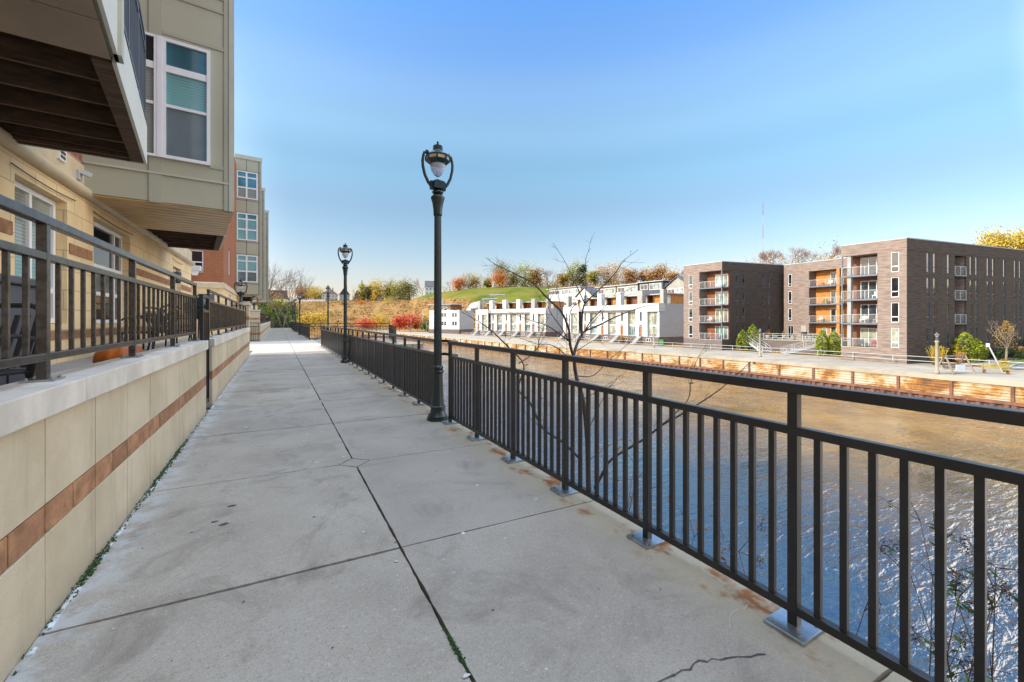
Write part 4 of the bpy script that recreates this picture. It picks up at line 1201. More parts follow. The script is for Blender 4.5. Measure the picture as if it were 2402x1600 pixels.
m = MB(T3); hh = [(14.2, 14.85, LV[k] + .25, LV[k] + 2.45) for k in range(1, 4)] + [(13.9, 14.9, -2, .3)]
wall_holes(m, 11.35, 15.6, PZ, 9.8, hh, .12); m.build('wall', 'brown_brick', K2)
for k in range(1, 4): win(K2, T3, 14.21, 14.84, LV[k] + .26, LV[k] + 2.44, (), (.2,), .06, .05, -.08, 'white_frame', 'glass_dark')
win(K2, T3, 13.91, 14.89, -1.99, .29, (.5,), (), .06, .05, -.08, 'grey_frame', 'glass_dark')
MB(T3).box(11.7, 12.6, 0, .05, -2.0, .3).build('door', 'grey_siding', K2)
m = MB(F3).box(1.8, 20, 11.3, 11.34, PZ, 9.8); m.box(0.02, 1.8, 11.30, 11.36, PZ, 9.8); m.box(1.8, 1.84, 0, 11.3, PZ, 9.8); m.build('wall', 'brown_brick', K2)
loggia(K2, F3, 6.0, 11.28, 1.7, LV, 9.79, 2)
MB(F3).box(.0, .45, 6.6, 7.05, -2.2, 9.79).build('column', 'orange_wood', K2)
furniture(F, [(.7, 1.2, LV[3], 'white_paint', 'white chair on the top balcony of the left brick block'), (.7, 2.9, LV[1], 'cream_siding', 'pale chair on the second balcony from the bottom of the left brick block'), (.7, 2.0, LV[0], 'cloth_red', 'dark red chair on the lowest balcony of the left brick block')])
furniture(F2, [(.8, 3.3, LV[2], 'white_paint', 'white chair on the third floor balcony of the right brick block'), (.8, 3.2, LV[1], 'bench_wood', 'tan wooden chair on the second balcony up of the right brick block'), (.8, 4.6, LV[1], 'cream_siding', 'cream chair beside the tan wooden one on the right brick block'), (.8, 5.0, LV[0], 'dark_trim', 'dark slatted chair on the lowest balcony of the right brick block'), (.8, 3.6, LV[0], 'cloth_red', 'red topped chair on the lowest balcony of the right brick block')])
furniture(F3, [(.6, 9.8, LV[3], 'orange_wood', 'yellow chair on the top balcony above the courtyard'), (.6, 8.4, LV[3], 'white_paint', 'white chair on the top balcony above the courtyard'), (.6, 9.9, LV[1], 'cream_siding', 'pale chair on the second balcony above the courtyard'), (.6, 9.2, LV[2], 'green_bin', 'green chair on the third balcony above the courtyard')])

# courtyard terrace, stairs, planters
ct = thing('courtyard_terrace', 'raised brick courtyard terrace with white railing between the two brown brick blocks', 'terrace', (76, 38, PZ))
cy = [(72.6, 44.6), (75.0, 33.0), (81.5, 31.0), (82.0, 42.6)]
MB().prism(cy, PZ - .1, -2.15).build('retaining_side', 'plinth_brick', ct)
cc = [(72.5, 44.75), (74.9, 32.9), (81.6, 30.9), (82.1, 42.7)]
MB().prism(cc, -2.146, -2.0).build('paving', 'pale_concrete', ct)
a = Vector((72.65, 44.3, -2.0)); b = Vector((75.0, 33.2, -2.0)); r = MB()
for z in (.35, .7, 1.0): r.bar(a + Vector((0, 0, z)), b + Vector((0, 0, z)), .05)
for k in range(9): c = a.lerp(b, k / 8); r.bar(c, c + Vector((0, 0, 1)), .05)
r.build('railing', 'rail_white', ct)
def stair(label, p, q, wid, n=11):
    """straight flight rising from p to q"""
    t = thing('stairs', label, 'stairs', p, 'stairs down from the courtyard')
    p = Vector(p); q = Vector(q); d = q - p; h = Vector((d.x, d.y, 0)); s = Vector((-h.y, h.x, 0)).normalized() * wid / 2
    tr = MB()
    for k in range(n):
        a = p + h * (k / n); b = p + h * ((k + 1) / n); z = p.z + d.z * (k + 1) / n
        for dz0, dz1 in ((z - .10, z),):
            i = [tr.P(*(x + y_).to_2d(), zz) for zz in (dz0, dz1) for x, y_ in ((a, -s), (b, -s), (b, s), (a, s))]
            for f in ((3, 2, 1, 0), (4, 5, 6, 7), (0, 1, 5, 4), (1, 2, 6, 5), (2, 3, 7, 6), (3, 0, 4, 7)): tr.face(*[i[x] for x in f])
    tr.build('tread', 'pale_concrete', t)
    for sg in (-1, 1):
        st = MB().bar(p + s * sg * 1.04 + Vector((0, 0, -.02)), q + s * sg * 1.04 + Vector((0, 0, -.1)), .06, .34); st.build('stringer', 'white_shade', t)
        r = MB()
        for z in (.5, .95): r.bar(p + s * sg + Vector((0, 0, z)), q + s * sg + Vector((0, 0, z)), .045)
        for k in range(5): c = p.lerp(q, k / 4) + s * sg; r.bar(c, c + Vector((0, 0, .95)), .045)
        r.build('handrail', 'rail_white', t)
stair('left flight of pale stairs running down from the courtyard terrace to the promenade', (69.0, 38.6, PZ), (72.7, 44.0, -2.0), 1.3)
stair('right flight of pale stairs running down from the courtyard terrace to the promenade', (69.6, 36.6, PZ), (73.6, 32.0, -2.0), 1.3)
def planter(label, x, y, z, top):
    t = thing('planter', label, 'planter', (x, y, z), 'planters on the courtyard terrace')
    MB().lathe(x, y, [(.26, z), (.36, z + .62), (.38, z + .66), (.33, z + .66)], n=12).build('pot', 'white_shade', t)
    m = MB()
    for _ in range(160): m.leaf((x + RN.gauss(0, .18), y + RN.gauss(0, .18), z + .66 + abs(RN.gauss(0, top * .5))), .16)
    m.build('grass_tuft', 'f_rust' if top > .3 else 'f_green', t)
for n, (x, y, tp) in enumerate(((73.6, 41.0, .75), (75.2, 40.6, .2), (77.2, 40.2, .7), (75.2, 35.2, .15), (76.3, 34.6, .2), (74.6, 37.4, .2))):
    planter(['pale planter with tall tan grass, nearest to the shaded block', 'second pale planter from the left, planted low', 'pale planter with tan grass at the back of the courtyard', 'rightmost low planter by the right stairs', 'low planter in front of the orange ground floor', 'low planter in the middle of the terrace edge'][n], x, y, -2.0, tp)
g2 = thing('barbecue_grill', 'black barbecue beside the orange courtyard balconies', 'grill', (78.3, 37.6, -2))
MB().box(77.9, 78.7, 37.3, 37.9, -1.35, -1.0).build('bowl', 'black_fabric', g2, bevel=.05); MB().box(77.88, 78.72, 37.28, 37.92, -.98, -.72).build('lid', 'black_fabric', g2, bevel=.1)
for x in (77.95, 78.65):
    for y in (37.35, 37.85): MB().box(x - .03, x + .03, y - .03, y + .03, -2, -1.35).build('leg', 'black_fabric', g2)

# ------------------------------------------------------------------ white riverside townhouses
def townrow(t, F, n, uw, proud):
    """row of n units along local y (0 = near end); local x = 0 at the front, + away from the river"""
    L = n * uw; z0, zp, zt, zr = PZ - .1, -2.35, 4.85, 7.1
    T = wallT(F, (0, 0), (0, 1), (-1, 0))
    MB(F).box(-.3, 10, 0, L, z0, zp).build('plinth', 'plinth_brick', t)
    back = 1.0
    # solid body, set back between the projecting ends
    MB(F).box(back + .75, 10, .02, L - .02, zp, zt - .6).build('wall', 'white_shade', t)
    for k in range(n):
        u = k * uw; pr = 0 if (k < 1 or k >= n - 1) else back
        TT = wallT(F, (pr, 0), (0, 1), (-1, 0))
        g0, g1 = u + .45, u + .45 + uw * .42; d0 = u + uw * .70; s0 = d0 + .15
        hs = [(g0, g1, zp + .02, 3.1), (d0, d0 + .95, zp + .02, -.15), (s0, s0 + .6, 1.0, 3.1)]
        m = MB(TT); wall_holes(m, u, u + uw, zp, zt if pr == 0 else 3.55, hs, .55); m.build('wall', 'white_stucco', t)
        win(t, TT, g0 + .01, g1 - .01, zp + .03, 3.09, (.25, .5, .75), (.40, .47), .08, .07, -.52, 'grey_frame', ('glass_cream', 'grey_frame', 'glass_cream') if (k % 2 == 0) else ('glass_green', 'grey_frame', 'glass_cream'), name='glazed_bay')
        dr = MB(TT).box(d0 + .02, d0 + .93, -.34, -.28, zp + .03, -.17).build('door', 'door_wood', t)
        MB(TT).box(d0 + .1, d0 + .14, -.28, -.24, zp + .9, zp + 1.15).build('handle', 'dark_trim', dr)
        win(t, TT, s0 + .01, s0 + .59, 1.01, 3.09, (), (), .05, .05, -.30, 'grey_frame', 'glass_dark')
        MB(TT).box(d0 + .1, d0 + .9, .0, .25, .12, .22).build('door_canopy', 'dark_trim', t)
        if pr:
            MB(F).box(-.15, back + .3, u, u + uw, 3.55, 3.66).build('eave', 'white_shade', t)
            MB(F).box(back - .02, back + .6, u, u + uw, 3.66, zt).build('parapet', 'white_stucco', t)
        wn = MB(wallT(F, (-.3, 0), (0, 1), (-1, 0))).box(u + 2.0, u + 3.3, -.02, .03, -3.4, -2.75).build('window', 'white_frame', t)
        MB(wallT(F, (-.3, 0), (0, 1), (-1, 0))).box(u + 2.08, u + 2.6, .0, .036, -3.33, -2.82).box(u + 2.7, u + 3.22, .0, .036, -3.33, -2.82).build('pane', 'glass_dark', wn)
        # front steps up to the door
        st = MB(F)
        for j in range(7): st.box(-2.6 + j * .33, -2.6 + (j + 1) * .33, d0 - .1, d0 + 1.05, PZ, PZ + (j + 1) * .235)
        st.build('steps', 'grey_concrete', t)
        r = MB(F)
        for yy in (d0 - .1, d0 + 1.05):
            r.bar((-2.6, yy, PZ + 1.0), (-.35, yy, zp + .95), .04); r.bar((-2.6, yy, PZ), (-2.6, yy, PZ + 1.0), .04); r.bar((-.35, yy, zp), (-.35, yy, zp + .95), .04)
        r.build('step_railing', 'rail_white', t)
        cm = 'white_stucco' if 0 < k < n - 1 else 'grey_siding'
        MB(F).box(1.0, 2.2, u + uw - 1.1, u + uw + .35 if k < n - 1 else u + uw - .02, 3.8, 7.9).build('chimney', cm, t)
        if k == 0: MB(F).box(1.4, 2.7, .1, 1.0, 2.0, 7.9).build('chimney', 'grey_siding', t)
        # roof storey
        p = MB(F).box(4.2, 9.5, u + .1, u + uw - 1.3, zt - .6, zr - .2).build('penthouse', 'orange_wood' if k % 2 == 0 else 'wood_dark', t)
        win(t, wallT(F, (4.2, 0), (0, 1), (-1, 0)), u + .5, u + 2.9, zt - .2, zr - .35, (.33, .66), (), .06, .06, .0, 'white_frame', 'glass_green')
    MB(F).box(3.0, 10.2, -.2, L + .2, zr - .2, zr).build('roof', 'white_shade', t)
    MB(F).box(.35, 3.0, .05, L - .05, 3.7, 3.8).build('roof_deck', 'grey_concrete', t)
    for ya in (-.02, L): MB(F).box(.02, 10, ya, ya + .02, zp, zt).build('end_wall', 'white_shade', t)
    # deep end canopy at the near end
    MB(F).box(-.25, 1.6, -.1, uw * .66, 3.12, zt + .04).build('parapet', 'white_stucco', t)
t = thing('townhouse_row', 'longest white townhouse row with tall glazed bays and chimneys, nearest to the brick blocks', 'townhouses', (72, 78, PZ))
townrow(t, frame((70.4, 61.6, 0), (1, .02), (-.01, 1)), 5, 6.7, 1)
t = thing('townhouse_row', 'second white townhouse row, between the small white house and the longest row', 'townhouses', (68, 115, PZ))
townrow(t, frame((70.3, 104.2, 0), (.95, .31), (-.31, .95)), 5, 6.2, 1)
# small end house
t = thing('townhouse', 'small white cube house with an overhanging flat roof beside the nearest lamp post', 'house', (62, 152, PZ))
F = frame((61, 149.3, 0), (.88, .47), (-.6, .8))
MB(F).box(-.3, 9, 0, 14, PZ - .1, -2.4).build('plinth', 'plinth_brick', t)
TA = wallT(F, (0, 0), (0, 1), (-1, 0))
ws = [(u, u + .9, z, z + 1.5) for u in (1.2, 2.4, 6.0, 7.2) for z in (-.9, 2.4)]
m = MB(TA); wall_holes(m, 0, 13.8, -2.4, 5.1, ws, .2); m.build('wall', 'white_stucco', t)
for q in ws: win(t, TA, q[0] + .01, q[1] - .01, q[2] + .01, q[3] - .01, (), (.5,), .07, .06, -.15, 'grey_frame', 'glass_dark')
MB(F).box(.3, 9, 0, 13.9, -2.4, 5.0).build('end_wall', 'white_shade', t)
MB(F).box(2.2, 8.5, 5.2, 13.2, 5.0, 7.2).build('penthouse', 'wood_dark', t)
MB(F).box(.8, 9.4, 4.2, 15.6, 7.2, 7.45).build('roof', 'white_shade', t)
MB(F).box(3, 4.2, 10.6, 11.8, 7.45, 9.2).build('chimney', 'white_stucco', t)
win(t, wallT(F, (2.2, 0), (0, 1), (-1, 0)), 6, 10, 5.2, 7.0, (.33, .66), (), .08, .07, .0, 'white_frame', 'glass_green')

# houses stepping up the slope behind the long row
def upper_house(label, x, y, zb, w, d, h, kind, col):
    t = thing('hillside_house', label, 'house', (x, y, zb))
    F = frame((x, y, 0), (1, 0.05), (-.05, 1)); T = wallT(F, (0, 0), (0, 1), (-1, 0)); TS_ = wallT(F, (0, 0), (1, 0), (0, -1))
    MB(F).box(0, d, 0, w, zb - 6, zb + h).build('wall', col, t)
    MB(T).box(.02, w - .02, -.01, .03, zb - 6, zb + h * .42).build('lower_wall', 'cream_siding', t)
    if kind == 'flat':
        MB(F).box(-.7, d + .4, -.5, w + .5, zb + h, zb + h + .22).build('roof', 'white_shade', t)
    else:
        r = MB(F); ov = .5; hh = w * .36
        for s0, s1 in ((-ov, w / 2), (w + ov, w / 2)):
            za = zb + h - .25; zc = zb + h + hh
            r.quad((-ov, s0, za), (d, s0, za), (d, s1, zc), (-ov, s1, zc)); r.quad((-ov, s0, za + .2), (d, s0, za + .2), (d, s1, zc + .2), (-ov, s1, zc + .2)); r.quad((-ov, s0, za), (-ov, s1, zc), (-ov, s1, zc + .2), (-ov, s0, za + .2))
        r.build('roof', 'roof_dark', t)
        MB(F).poly([(-.02, 0, zb + h), (-.02, w, zb + h), (-.02, w / 2, zb + h + hh)]).build('gable', col, t)
    n = max(2, int(w / 2.2))
    win(t, T, .5, w * .55, zb + h - 2.3, zb + h - .5, [k / n for k in range(1, n)], (), .09, .08, .0, 'white_frame', 'glass_green', .06)
    win(t, T, w * .62, w - .5, zb + h - 2.1, zb + h - .6, (.5,), (), .09, .08, .0, 'white_frame', 'glass_dark', .06)
    win(t, T, .8, w * .6, zb + .4, zb + 1.7, (.33, .66), (), .09, .08, .03, 'white_frame', 'glass_dark', .06)
    win(t, TS_, 1.0, 2.6, zb + h - 2.2, zb + h - .7, (.5,), (), .09, .08, .0, 'white_frame', 'glass_dark', .06)
for q in (('flat roofed pale house with a wide window band, at the left of the upper row', 95, 118.5, 6.2, 19, 11, 7.0, 'flat', 'white_shade'),
          ('small gabled house with a dark roof between two flat roofed houses', 92, 108.5, 4.8, 8, 11, 4.6, 'gable', 'cream_siding'),
          ('flat roofed grey house behind the third chimney of the long row', 94, 99.6, 5.6, 8.4, 11, 6.4, 'flat', 'grey_siding'),
          ('flat roofed grey house in the middle of the upper row', 94, 90.3, 5.6, 8.4, 11, 6.4, 'flat', 'grey_siding'),
          ('tallest flat roofed house of the upper row, with a dark flank', 94, 81.0, 5.8, 8.4, 11, 6.4, 'flat', 'dark_trim'),
          ('gabled beige house at the right end of the upper row', 95, 73.2, 5.2, 7.2, 11, 5.2, 'gable', 'grey_siding')):
    upper_house(*q)
# ------------------------------------------------------------------ trees
def leafy(name, label, cat, loc, h, w, fm, trunk=.16, n=650, leaf=None, group=None, bark='bark_grey', crown0=.18, shape=1.0, clumps=None, gap=.0):
    """tapered trunk, limbs, and a crown of leaf-sized faces gathered in uneven clumps"""
    x, y, z = loc
    t = thing(name, label, cat, loc, group)
    tr = MB().tube([(x, y, z - .6), (x + w * .01, y, z + h * .25), (x, y + w * .02, z + h * .62)], h * .022, h * .007, n=6)
    cb = h * crown0; rz = (h - cb) / 2; cz = z + cb + rz
    nc = clumps or max(12, int(14 + w * .6)); cs = []
    for _ in range(nc):
        u = Vector((RN.gauss(0, 1), RN.gauss(0, 1), RN.gauss(0, 1))).normalized() * (RN.random() ** .45)
        tap = 1 - (shape - 1) * max(0, u.z)
        cs.append((x + u.x * w * .40 * tap, y + u.y * w * .40 * tap, cz + u.z * rz * .86, RN.uniform(.7, 1.25)))
    for c in cs[:7]:
        tr.tube([(x, y, z + h * RN.uniform(.2, .45)), (lerp(x, c[0], .5), lerp(y, c[1], .5), lerp(z + h * .3, c[2], .6)), c[:3]], h * .008, h * .002, n=4)
    tr.build('trunk', bark, t)
    lf = leaf or max(.32, h * .045); cr = MB()
    for _ in range(n):
        c = RN.choice(cs); r = w * .135 * c[3]
        cr.leaf((c[0] + RN.gauss(0, r), c[1] + RN.gauss(0, r), max(z + cb * .7, c[2] + RN.gauss(0, r * .8))), lf * RN.uniform(.6, 1.3))
    cr.build('crown', fm, t)
    return t
def limbs(mb, p, d, L, r, depth, spread, n=3, up=.15):
    q = p + d * L
    mid = p + d * L * .5 + Vector((RN.gauss(0, 1), RN.gauss(0, 1), RN.gauss(0, 1))) * L * .05
    mb.tube([p, mid, q], r, r * .62, n=4 if depth > 1 else 3, cap=False)
    if depth == 0: return
    for k in range(n):
        a = Vector((RN.gauss(0, 1), RN.gauss(0, 1), RN.gauss(0, 1)))
        e = (d + a.normalized() * spread + Vector((0, 0, up))).normalized()
        limbs(mb, p.lerp(q, RN.uniform(.55, 1.0)), e, L * RN.uniform(.55, .82), r * .58, depth - 1, spread, n, up)
def bare(name, label, cat, loc, h, w, bm='bark_grey', group=None, depth=4, rr=.016, n=3, stems=1):
    t = thing(name, label, cat, loc, group)
    p = Vector(loc); tk = MB(); br = MB()
    for s in range(stems):
        lean = Vector((RN.gauss(0, .12), RN.gauss(0, .12), 1)) if stems == 1 else Vector((RN.gauss(0, .3), RN.gauss(0, .3), 1))
        lean.normalize(); top = p + lean * h * .32
        tk.tube([p - Vector((0, 0, .5)), p.lerp(top, .5), top], h * rr * 1.6, h * rr, n=6)
        for k in range(4):
            a = RN.uniform(0, 6.28); sp = w / h * 1.1
            limbs(br, p.lerp(top, RN.uniform(.75, 1)), Vector((math.cos(a) * sp, math.sin(a) * sp, 1)).normalized(), h * .27, h * rr * .62, depth - 1, .55, n, .2)
    tk.build('trunk', bm, t); br.build('branches', bm, t)
    return t
def conifer(name, label, loc, h, w, fm='f_dark', n=500):
    x, y, z = loc; t = thing(name, label, 'tree', loc)
    MB().tube([(x, y, z - .5), (x, y, z + h * .95)], h * .02, .03, n=5).build('trunk', 'bark', t)
    c = MB()
    for _ in range(n):
        f = RN.random() ** .7; r = w * .5 * f * RN.uniform(.5, 1.05); a = RN.uniform(0, 6.28)
        c.leaf((x + r * math.cos(a), y + r * math.sin(a), z + h * (1 - f * .92) - r * .2), h * .06 * (.5 + f))
    c.build('crown', fm, t)
    return t
GH = 'trees along the hilltop'
for k, phi, d, h, w, lb in (
    ('conifer', 9.63, 436, 21.5, 5.5, 'narrow dark spruce spire rising behind the lamp post houses'),
    ('f_yg', 9.69, 426, 15.6, 7.4, 'yellow green tree just below the dark spruce spire'),
    ('f_olive', 10.41, 428, 14.9, 7.4, 'dark olive tree right of the spruce spire'),
    ('f_ygold', 11.73, 428, 20.0, 18.3, 'big pale orange and yellow tree near the left end of the hilltop'),
    ('f_olive', 12.75, 412, 14.1, 10.5, 'olive tree between the orange yellow tree and the broad golden green one'),
    ('f_yellow', 11.40, 411, 9.6, 6.8, 'small bright yellow tree in front of the big orange yellow tree'),
    ('twig_grey', 13.72, 426, 26.4, 14, 'tall bare grey tree standing above the golden green trees'),
    ('f_yg', 14.31, 404, 18.3, 17.5, 'broad golden green tree at the left foot of the lawn'),
    ('f_olive', 15.58, 400, 19.0, 14.5, 'rounded brown olive tree at the left edge of the green lawn'),
    ('twig_pink', 17.25, 390, 20.5, 17.0, 'pinkish bare tree left of the white gabled house'),
    ('twig_grey', 20.80, 358, 12.6, 8.7, 'bare grey tree to the right of the nearest lamp post'),
    ('twig_grey', 20.06, 369, 8.9, 7.4, 'low bare tree beside the white gabled house'),
    ('f_orange', 22.24, 335, 9.9, 8.9, 'vivid orange maple, the left one of two on the lawn crest'),
    ('f_gold', 23.91, 337, 11.6, 12.3, 'golden brown tree touching the left orange maple'),
    ('twig_pink', 25.01, 339, 9.0, 7.6, 'low pinkish bare tree midway between the two orange maples'),
    ('twig_grey', 25.89, 340, 13.5, 7.6, 'grey bare tree standing left of the larger orange maple'),
    ('f_yg', 26.06, 330, 7.7, 5.4, 'small yellow green tree left of the larger orange maple'),
    ('f_orange', 27.58, 315, 11.3, 10.9, 'round orange maple, the larger of two on the lawn crest'),
    ('f_olive', 28.05, 333, 20.7, 17.0, 'tall brown olive tree right behind the larger orange maple'),
    ('f_olive', 29.51, 325, 11.3, 9.5, 'low greenish tree right of the larger orange maple'),
    ('f_yg', 31.20, 324, 18.2, 17.9, 'large yellow green tree right of the low greenish tree'),
    ('f_rust', 32.72, 322, 15.9, 11.2, 'rust orange tree joined to the large yellow green one'),
    ('twig_pink', 34.23, 324, 18.8, 10.9, 'tall pinkish bare tree left of the riverside sapling fork'),
    ('twig_pink', 35.40, 318, 14.8, 8.7, 'pinkish bare tree behind the flat roofed upper house'),
    ('f_yg', 37.69, 311, 18.8, 15.7, 'big golden olive tree rising behind the gabled upper house'),
    ('f_dark', 39.12, 309, 17.2, 6.9, 'dark upright tree against the big golden olive tree'),
    ('f_yg', 40.36, 300, 12.0, 7.8, 'yellow green tree right of the dark upright tree'),
    ('f_peach', 42.43, 306, 17.8, 17.6, 'large peach coloured tree behind the middle of the upper row'),
    ('twig_pink', 43.70, 296, 11.0, 9.8, 'pinkish bare tree on the right flank of the peach tree'),
    ('f_rust', 44.96, 296, 10.4, 9.5, 'brown leaved tree behind the middle grey houses'),
    ('twig_grey', 46.09, 305, 15.9, 8.8, 'grey bare tree standing above the brown leaved tree'),
    ('f_rust', 48.63, 294, 13.2, 13.0, 'rust brown domed tree behind the gabled beige house'),
    ('f_peach', 50.38, 288, 7.3, 9.0, 'low pale yellow tree right of the rust brown domed tree'),
    ('twig_grey', 51.24, 298, 12.4, 9.6, 'grey bare tree just left of the brick apartment block'),
    ('f_rust', 47.1, 300, 10.5, 9.5, 'rusty tree between the grey bare tree and the domed one'),
    ('f_gold', 36.5, 312, 11, 9, 'golden tree behind the flat roofed house at the left of the upper row'),
    ('twig_brown', 60.40, 259, 12.5, 10.1, 'brown bare tree above the left brick block, by the radio mast'),
    ('twig_brown', 61.75, 263, 13.2, 11.0, 'second brown bare tree from the radio mast above the brick roofs'),
    ('twig_brown', 63.23, 258, 13.2, 11.5, 'third brown bare tree from the radio mast above the brick roofs'),
    ('twig_brown', 64.81, 263, 11.9, 11.1, 'fourth brown bare tree from the radio mast above the brick roofs'),
    ('twig_brown', 66.41, 258, 12.4, 10.2, 'fifth brown bare tree from the radio mast, beside the tall brick block'),
    ('f_ygold', 78.81, 281, 14.6, 13.1, 'yellow olive tree above the right brick roof'),
    ('f_ygold', 80.3, 294, 14.4, 12.4, 'yellow olive tree at the right edge above the brick roof'),
    ('twig_grey', 77.28, 286, 13.6, 8.0, 'thin bare tree peeping over the right brick roof'),
    ('conifer', 2.64, 464, 17, 6, 'bluish spruce above the far shaded walkway'),
    ('f_rust', 2.80, 460, 12.5, 13, 'rust brown tree below the bluish spruce'),
    ('f_ygold', 4.20, 452, 11, 17, 'orange yellow tree left of the grey gabled house'),
    ('twig_grey', 4.1, 472, 19.5, 12, 'tall bare tree left of the grey gabled house'),
    ('twig_pink', 1.5, 476, 12, 11, 'pinkish bare tree left of the bluish spruce')):
    x, y = pol(phi, d); loc = (x, y, H(phi, d) - .2)
    if k == 'conifer': conifer('spruce_tree', lb, loc, h, w)
    elif k.startswith('twig'): bare('bare_tree', lb, 'tree', loc, h * (1.25 if 'brown' in k else 1), w * (1.3 if 'brown' in k else .9), k, GH, 4, .011, 5 if 'brown' in k else 4 if w > 9 else 3)
    else: leafy('autumn_tree', lb, 'tree', loc, h * 1.08, w * 1.28, k, crown0=.05, n=int(1100 + 95 * w), leaf=1.0 if 'maple' not in lb else .85, group=GH)
# scrub that fills the wooded crest between the single trees
for sd_, cnt, fm, hh in ((1, 12000, 'f_gold', 3.6), (2, 8000, 'f_olive', 3.2), (3, 7000, 'f_rust', 3.0), (4, 6000, 'f_peach', 4.0)):
    m = MB()
    for _ in range(cnt):
        phi = RN.choice((RN.uniform(8.5, 16.5), RN.uniform(20, 52), RN.uniform(28, 52), RN.uniform(24, 52), RN.uniform(58, 68)))
        if 15.8 < phi < 20.2: continue
        c = mnoise.noise((phi * 1.1, sd_ * 5.3, 7))
        if c < -.22: continue
        d = terr(phi)[1] + RN.uniform(4, 40); x, y = pol(phi, d)
        m.leaf((x, y, H(phi, d) + abs(RN.gauss(0, 1)) * hh * (.6 + 2.0 * (c + .22))), RN.uniform(.6, 1.3))
    tag(m.build('hilltop_scrub', fm), kind='stuff')
m = MB()
for _ in range(6000):
    phi = RN.uniform(58.8, 68.5); d = 262 + RN.uniform(0, 30); x, y = pol(phi, d)
    m.leaf((x, y, H(phi, d) + RN.random() ** .8 * (11.5 + 3.0 * mnoise.noise((phi * .9, 0, 2)) - .25 * abs(phi - 63.5) ** 1.4)), RN.uniform(.3, .8), .3)
tag(m.build('ridge_wood', 'f_ridge'), kind='stuff')
for nm, cnt, fm, th, off in (('prairie_brush', 15000, 'f_brush', -.15, 5), ('prairie_shrubs', 4200, 'f_olive', .16, 9), ('prairie_gold', 3000, 'f_gold', .12, 14)):
    m = MB()
    for _ in range(cnt):
        phi = RN.uniform(-3, 36); d0, d1, z1 = terr(phi); d = lerp(d0, d1, RN.random() ** .9); z = H(phi, d)
        if z > lawn_z(phi) - .3: continue
        if mnoise.noise((phi * .9, d * .03, off)) < th + (.012 * max(0, phi - 6) if off > 5 else 0): continue
        x, y = pol(phi, d); m.leaf((x, y, z + RN.uniform(0, .8)), RN.uniform(.5, 1.5))
    tag(m.build(nm, fm), kind='stuff')
for phi, d, h, w, fm, lb in ((12.9, 378, 4.5, 13, 'f_ygold', 'low golden bush high on the prairie slope under the yellow tree'), (9.3, 396, 4.6, 11, 'f_orange', 'low orange bush on the slope below the pinkish house'), (7.3, 398, 3.6, 9, 'f_olive', 'dark green bush below the half timbered house'),
                             (6.0, 350, 4.0, 12, 'f_olive', 'olive bush on the upper prairie slope'), (3.8, 330, 6.0, 18, 'f_green', 'wide green bush on the slope left of the slim lamp post'), (8.2, 330, 3.2, 9, 'f_rust', 'rust coloured bush in the middle of the prairie slope'), (17.6, 262, 3, 8, 'f_yg', 'yellow green bush on the slope beside the small white house')):
    x, y = pol(phi, d); leafy('bush', lb, 'bush', (x, y, H(phi, d) - .3), h, w, fm, n=420, leaf=.6, crown0=.02)
GL = 'trees at the foot of the prairie'
for phi, d, h, w, fm, lb in ((11.89, 262, 8.0, 12.5, 'f_yellow', 'round yellow tree standing alone at the foot of the prairie slope'), (15.7, 193, 8.2, 10.5, 'f_red', 'flaming red maple left of the nearest lamp post'), (14.3, 196, 6.6, 7.5, 'f_red', 'smaller red maple at the left of the flaming one'),
                             (10.2, 243, 5.0, 13, 'f_red', 'low crimson tree below the round yellow tree'), (17.9, 189, 4.4, 5.5, 'f_green', 'small green tree beside the little white house'), (18.6, 182, 4.0, 3.5, 'f_ygold', 'small golden shrub against the little white house'), (16.6, 200, 5.0, 4, 'f_rust', 'small rust tree right of the flaming red maple'),
                             (4.73, 251, 11.0, 11.5, 'f_yellow', 'bright yellow tree behind the slim overlook lamp post'), (3.34, 167, 8.6, 10.0, 'f_yellow', 'golden yellow tree behind the far walkway lamps')):
    x, y = pol(phi, d); z = PZ if d > bank_r(phi) else WZ + .3
    if d < bank_r(phi): z = PZ
    leafy('autumn_tree', lb, 'tree', (x, y, max(z, H(phi, d)) - .2), h, w, fm, n=1700, leaf=.62, group=GL, crown0=.22)
# islet of rough ground that carries the near golden tree
# shrubs and bare trees that close the far end of the walkway
for x, y, h, w, fm, lb in ((-4.2, 88, 6.2, 6.5, 'f_green', 'green shrub mass at the left of the walkway end'), (-.8, 93, 5.0, 6.0, 'f_yg', 'yellow green shrub behind the bare trees at the walkway end'), (1.6, 91, 4.2, 4.5, 'f_green', 'green shrub at the right of the walkway end'),
                           (1.2, 94.5, 4.8, 4.4, 'f_ygold', 'golden shrub right of the end pillar'), (-7.5, 92, 7.0, 7, 'f_ygold', 'golden shrub partly hidden by the far terrace wall'), (.8, 86, 2.2, 4, 'f_green', 'low green shrub right behind the end railing')):
    leafy('shrub', lb, 'shrub', (x, y, -.1 if x < 2 else -1.5), h * 1.1, w * 1.15, fm, n=3000, leaf=.34, crown0=.03, group='shrubs at the end of the walkway')
for x, y, h, w, lb in ((.9, 82.5, 11.5, 6, 'thin bare tree at the end of the walkway, left of two'), (2.0, 83.5, 12.0, 8, 'leaning bare multi stemmed tree at the end of the walkway'), (-3.2, 84, 15.0, 12, 'tall bare tree reaching out from behind the second apartment building')):
    bare('bare_tree', lb, 'tree', (x, y, -.1), h, w, 'bark_grey', 'bare trees at the end of the walkway', 5, .0065, 3, 2)

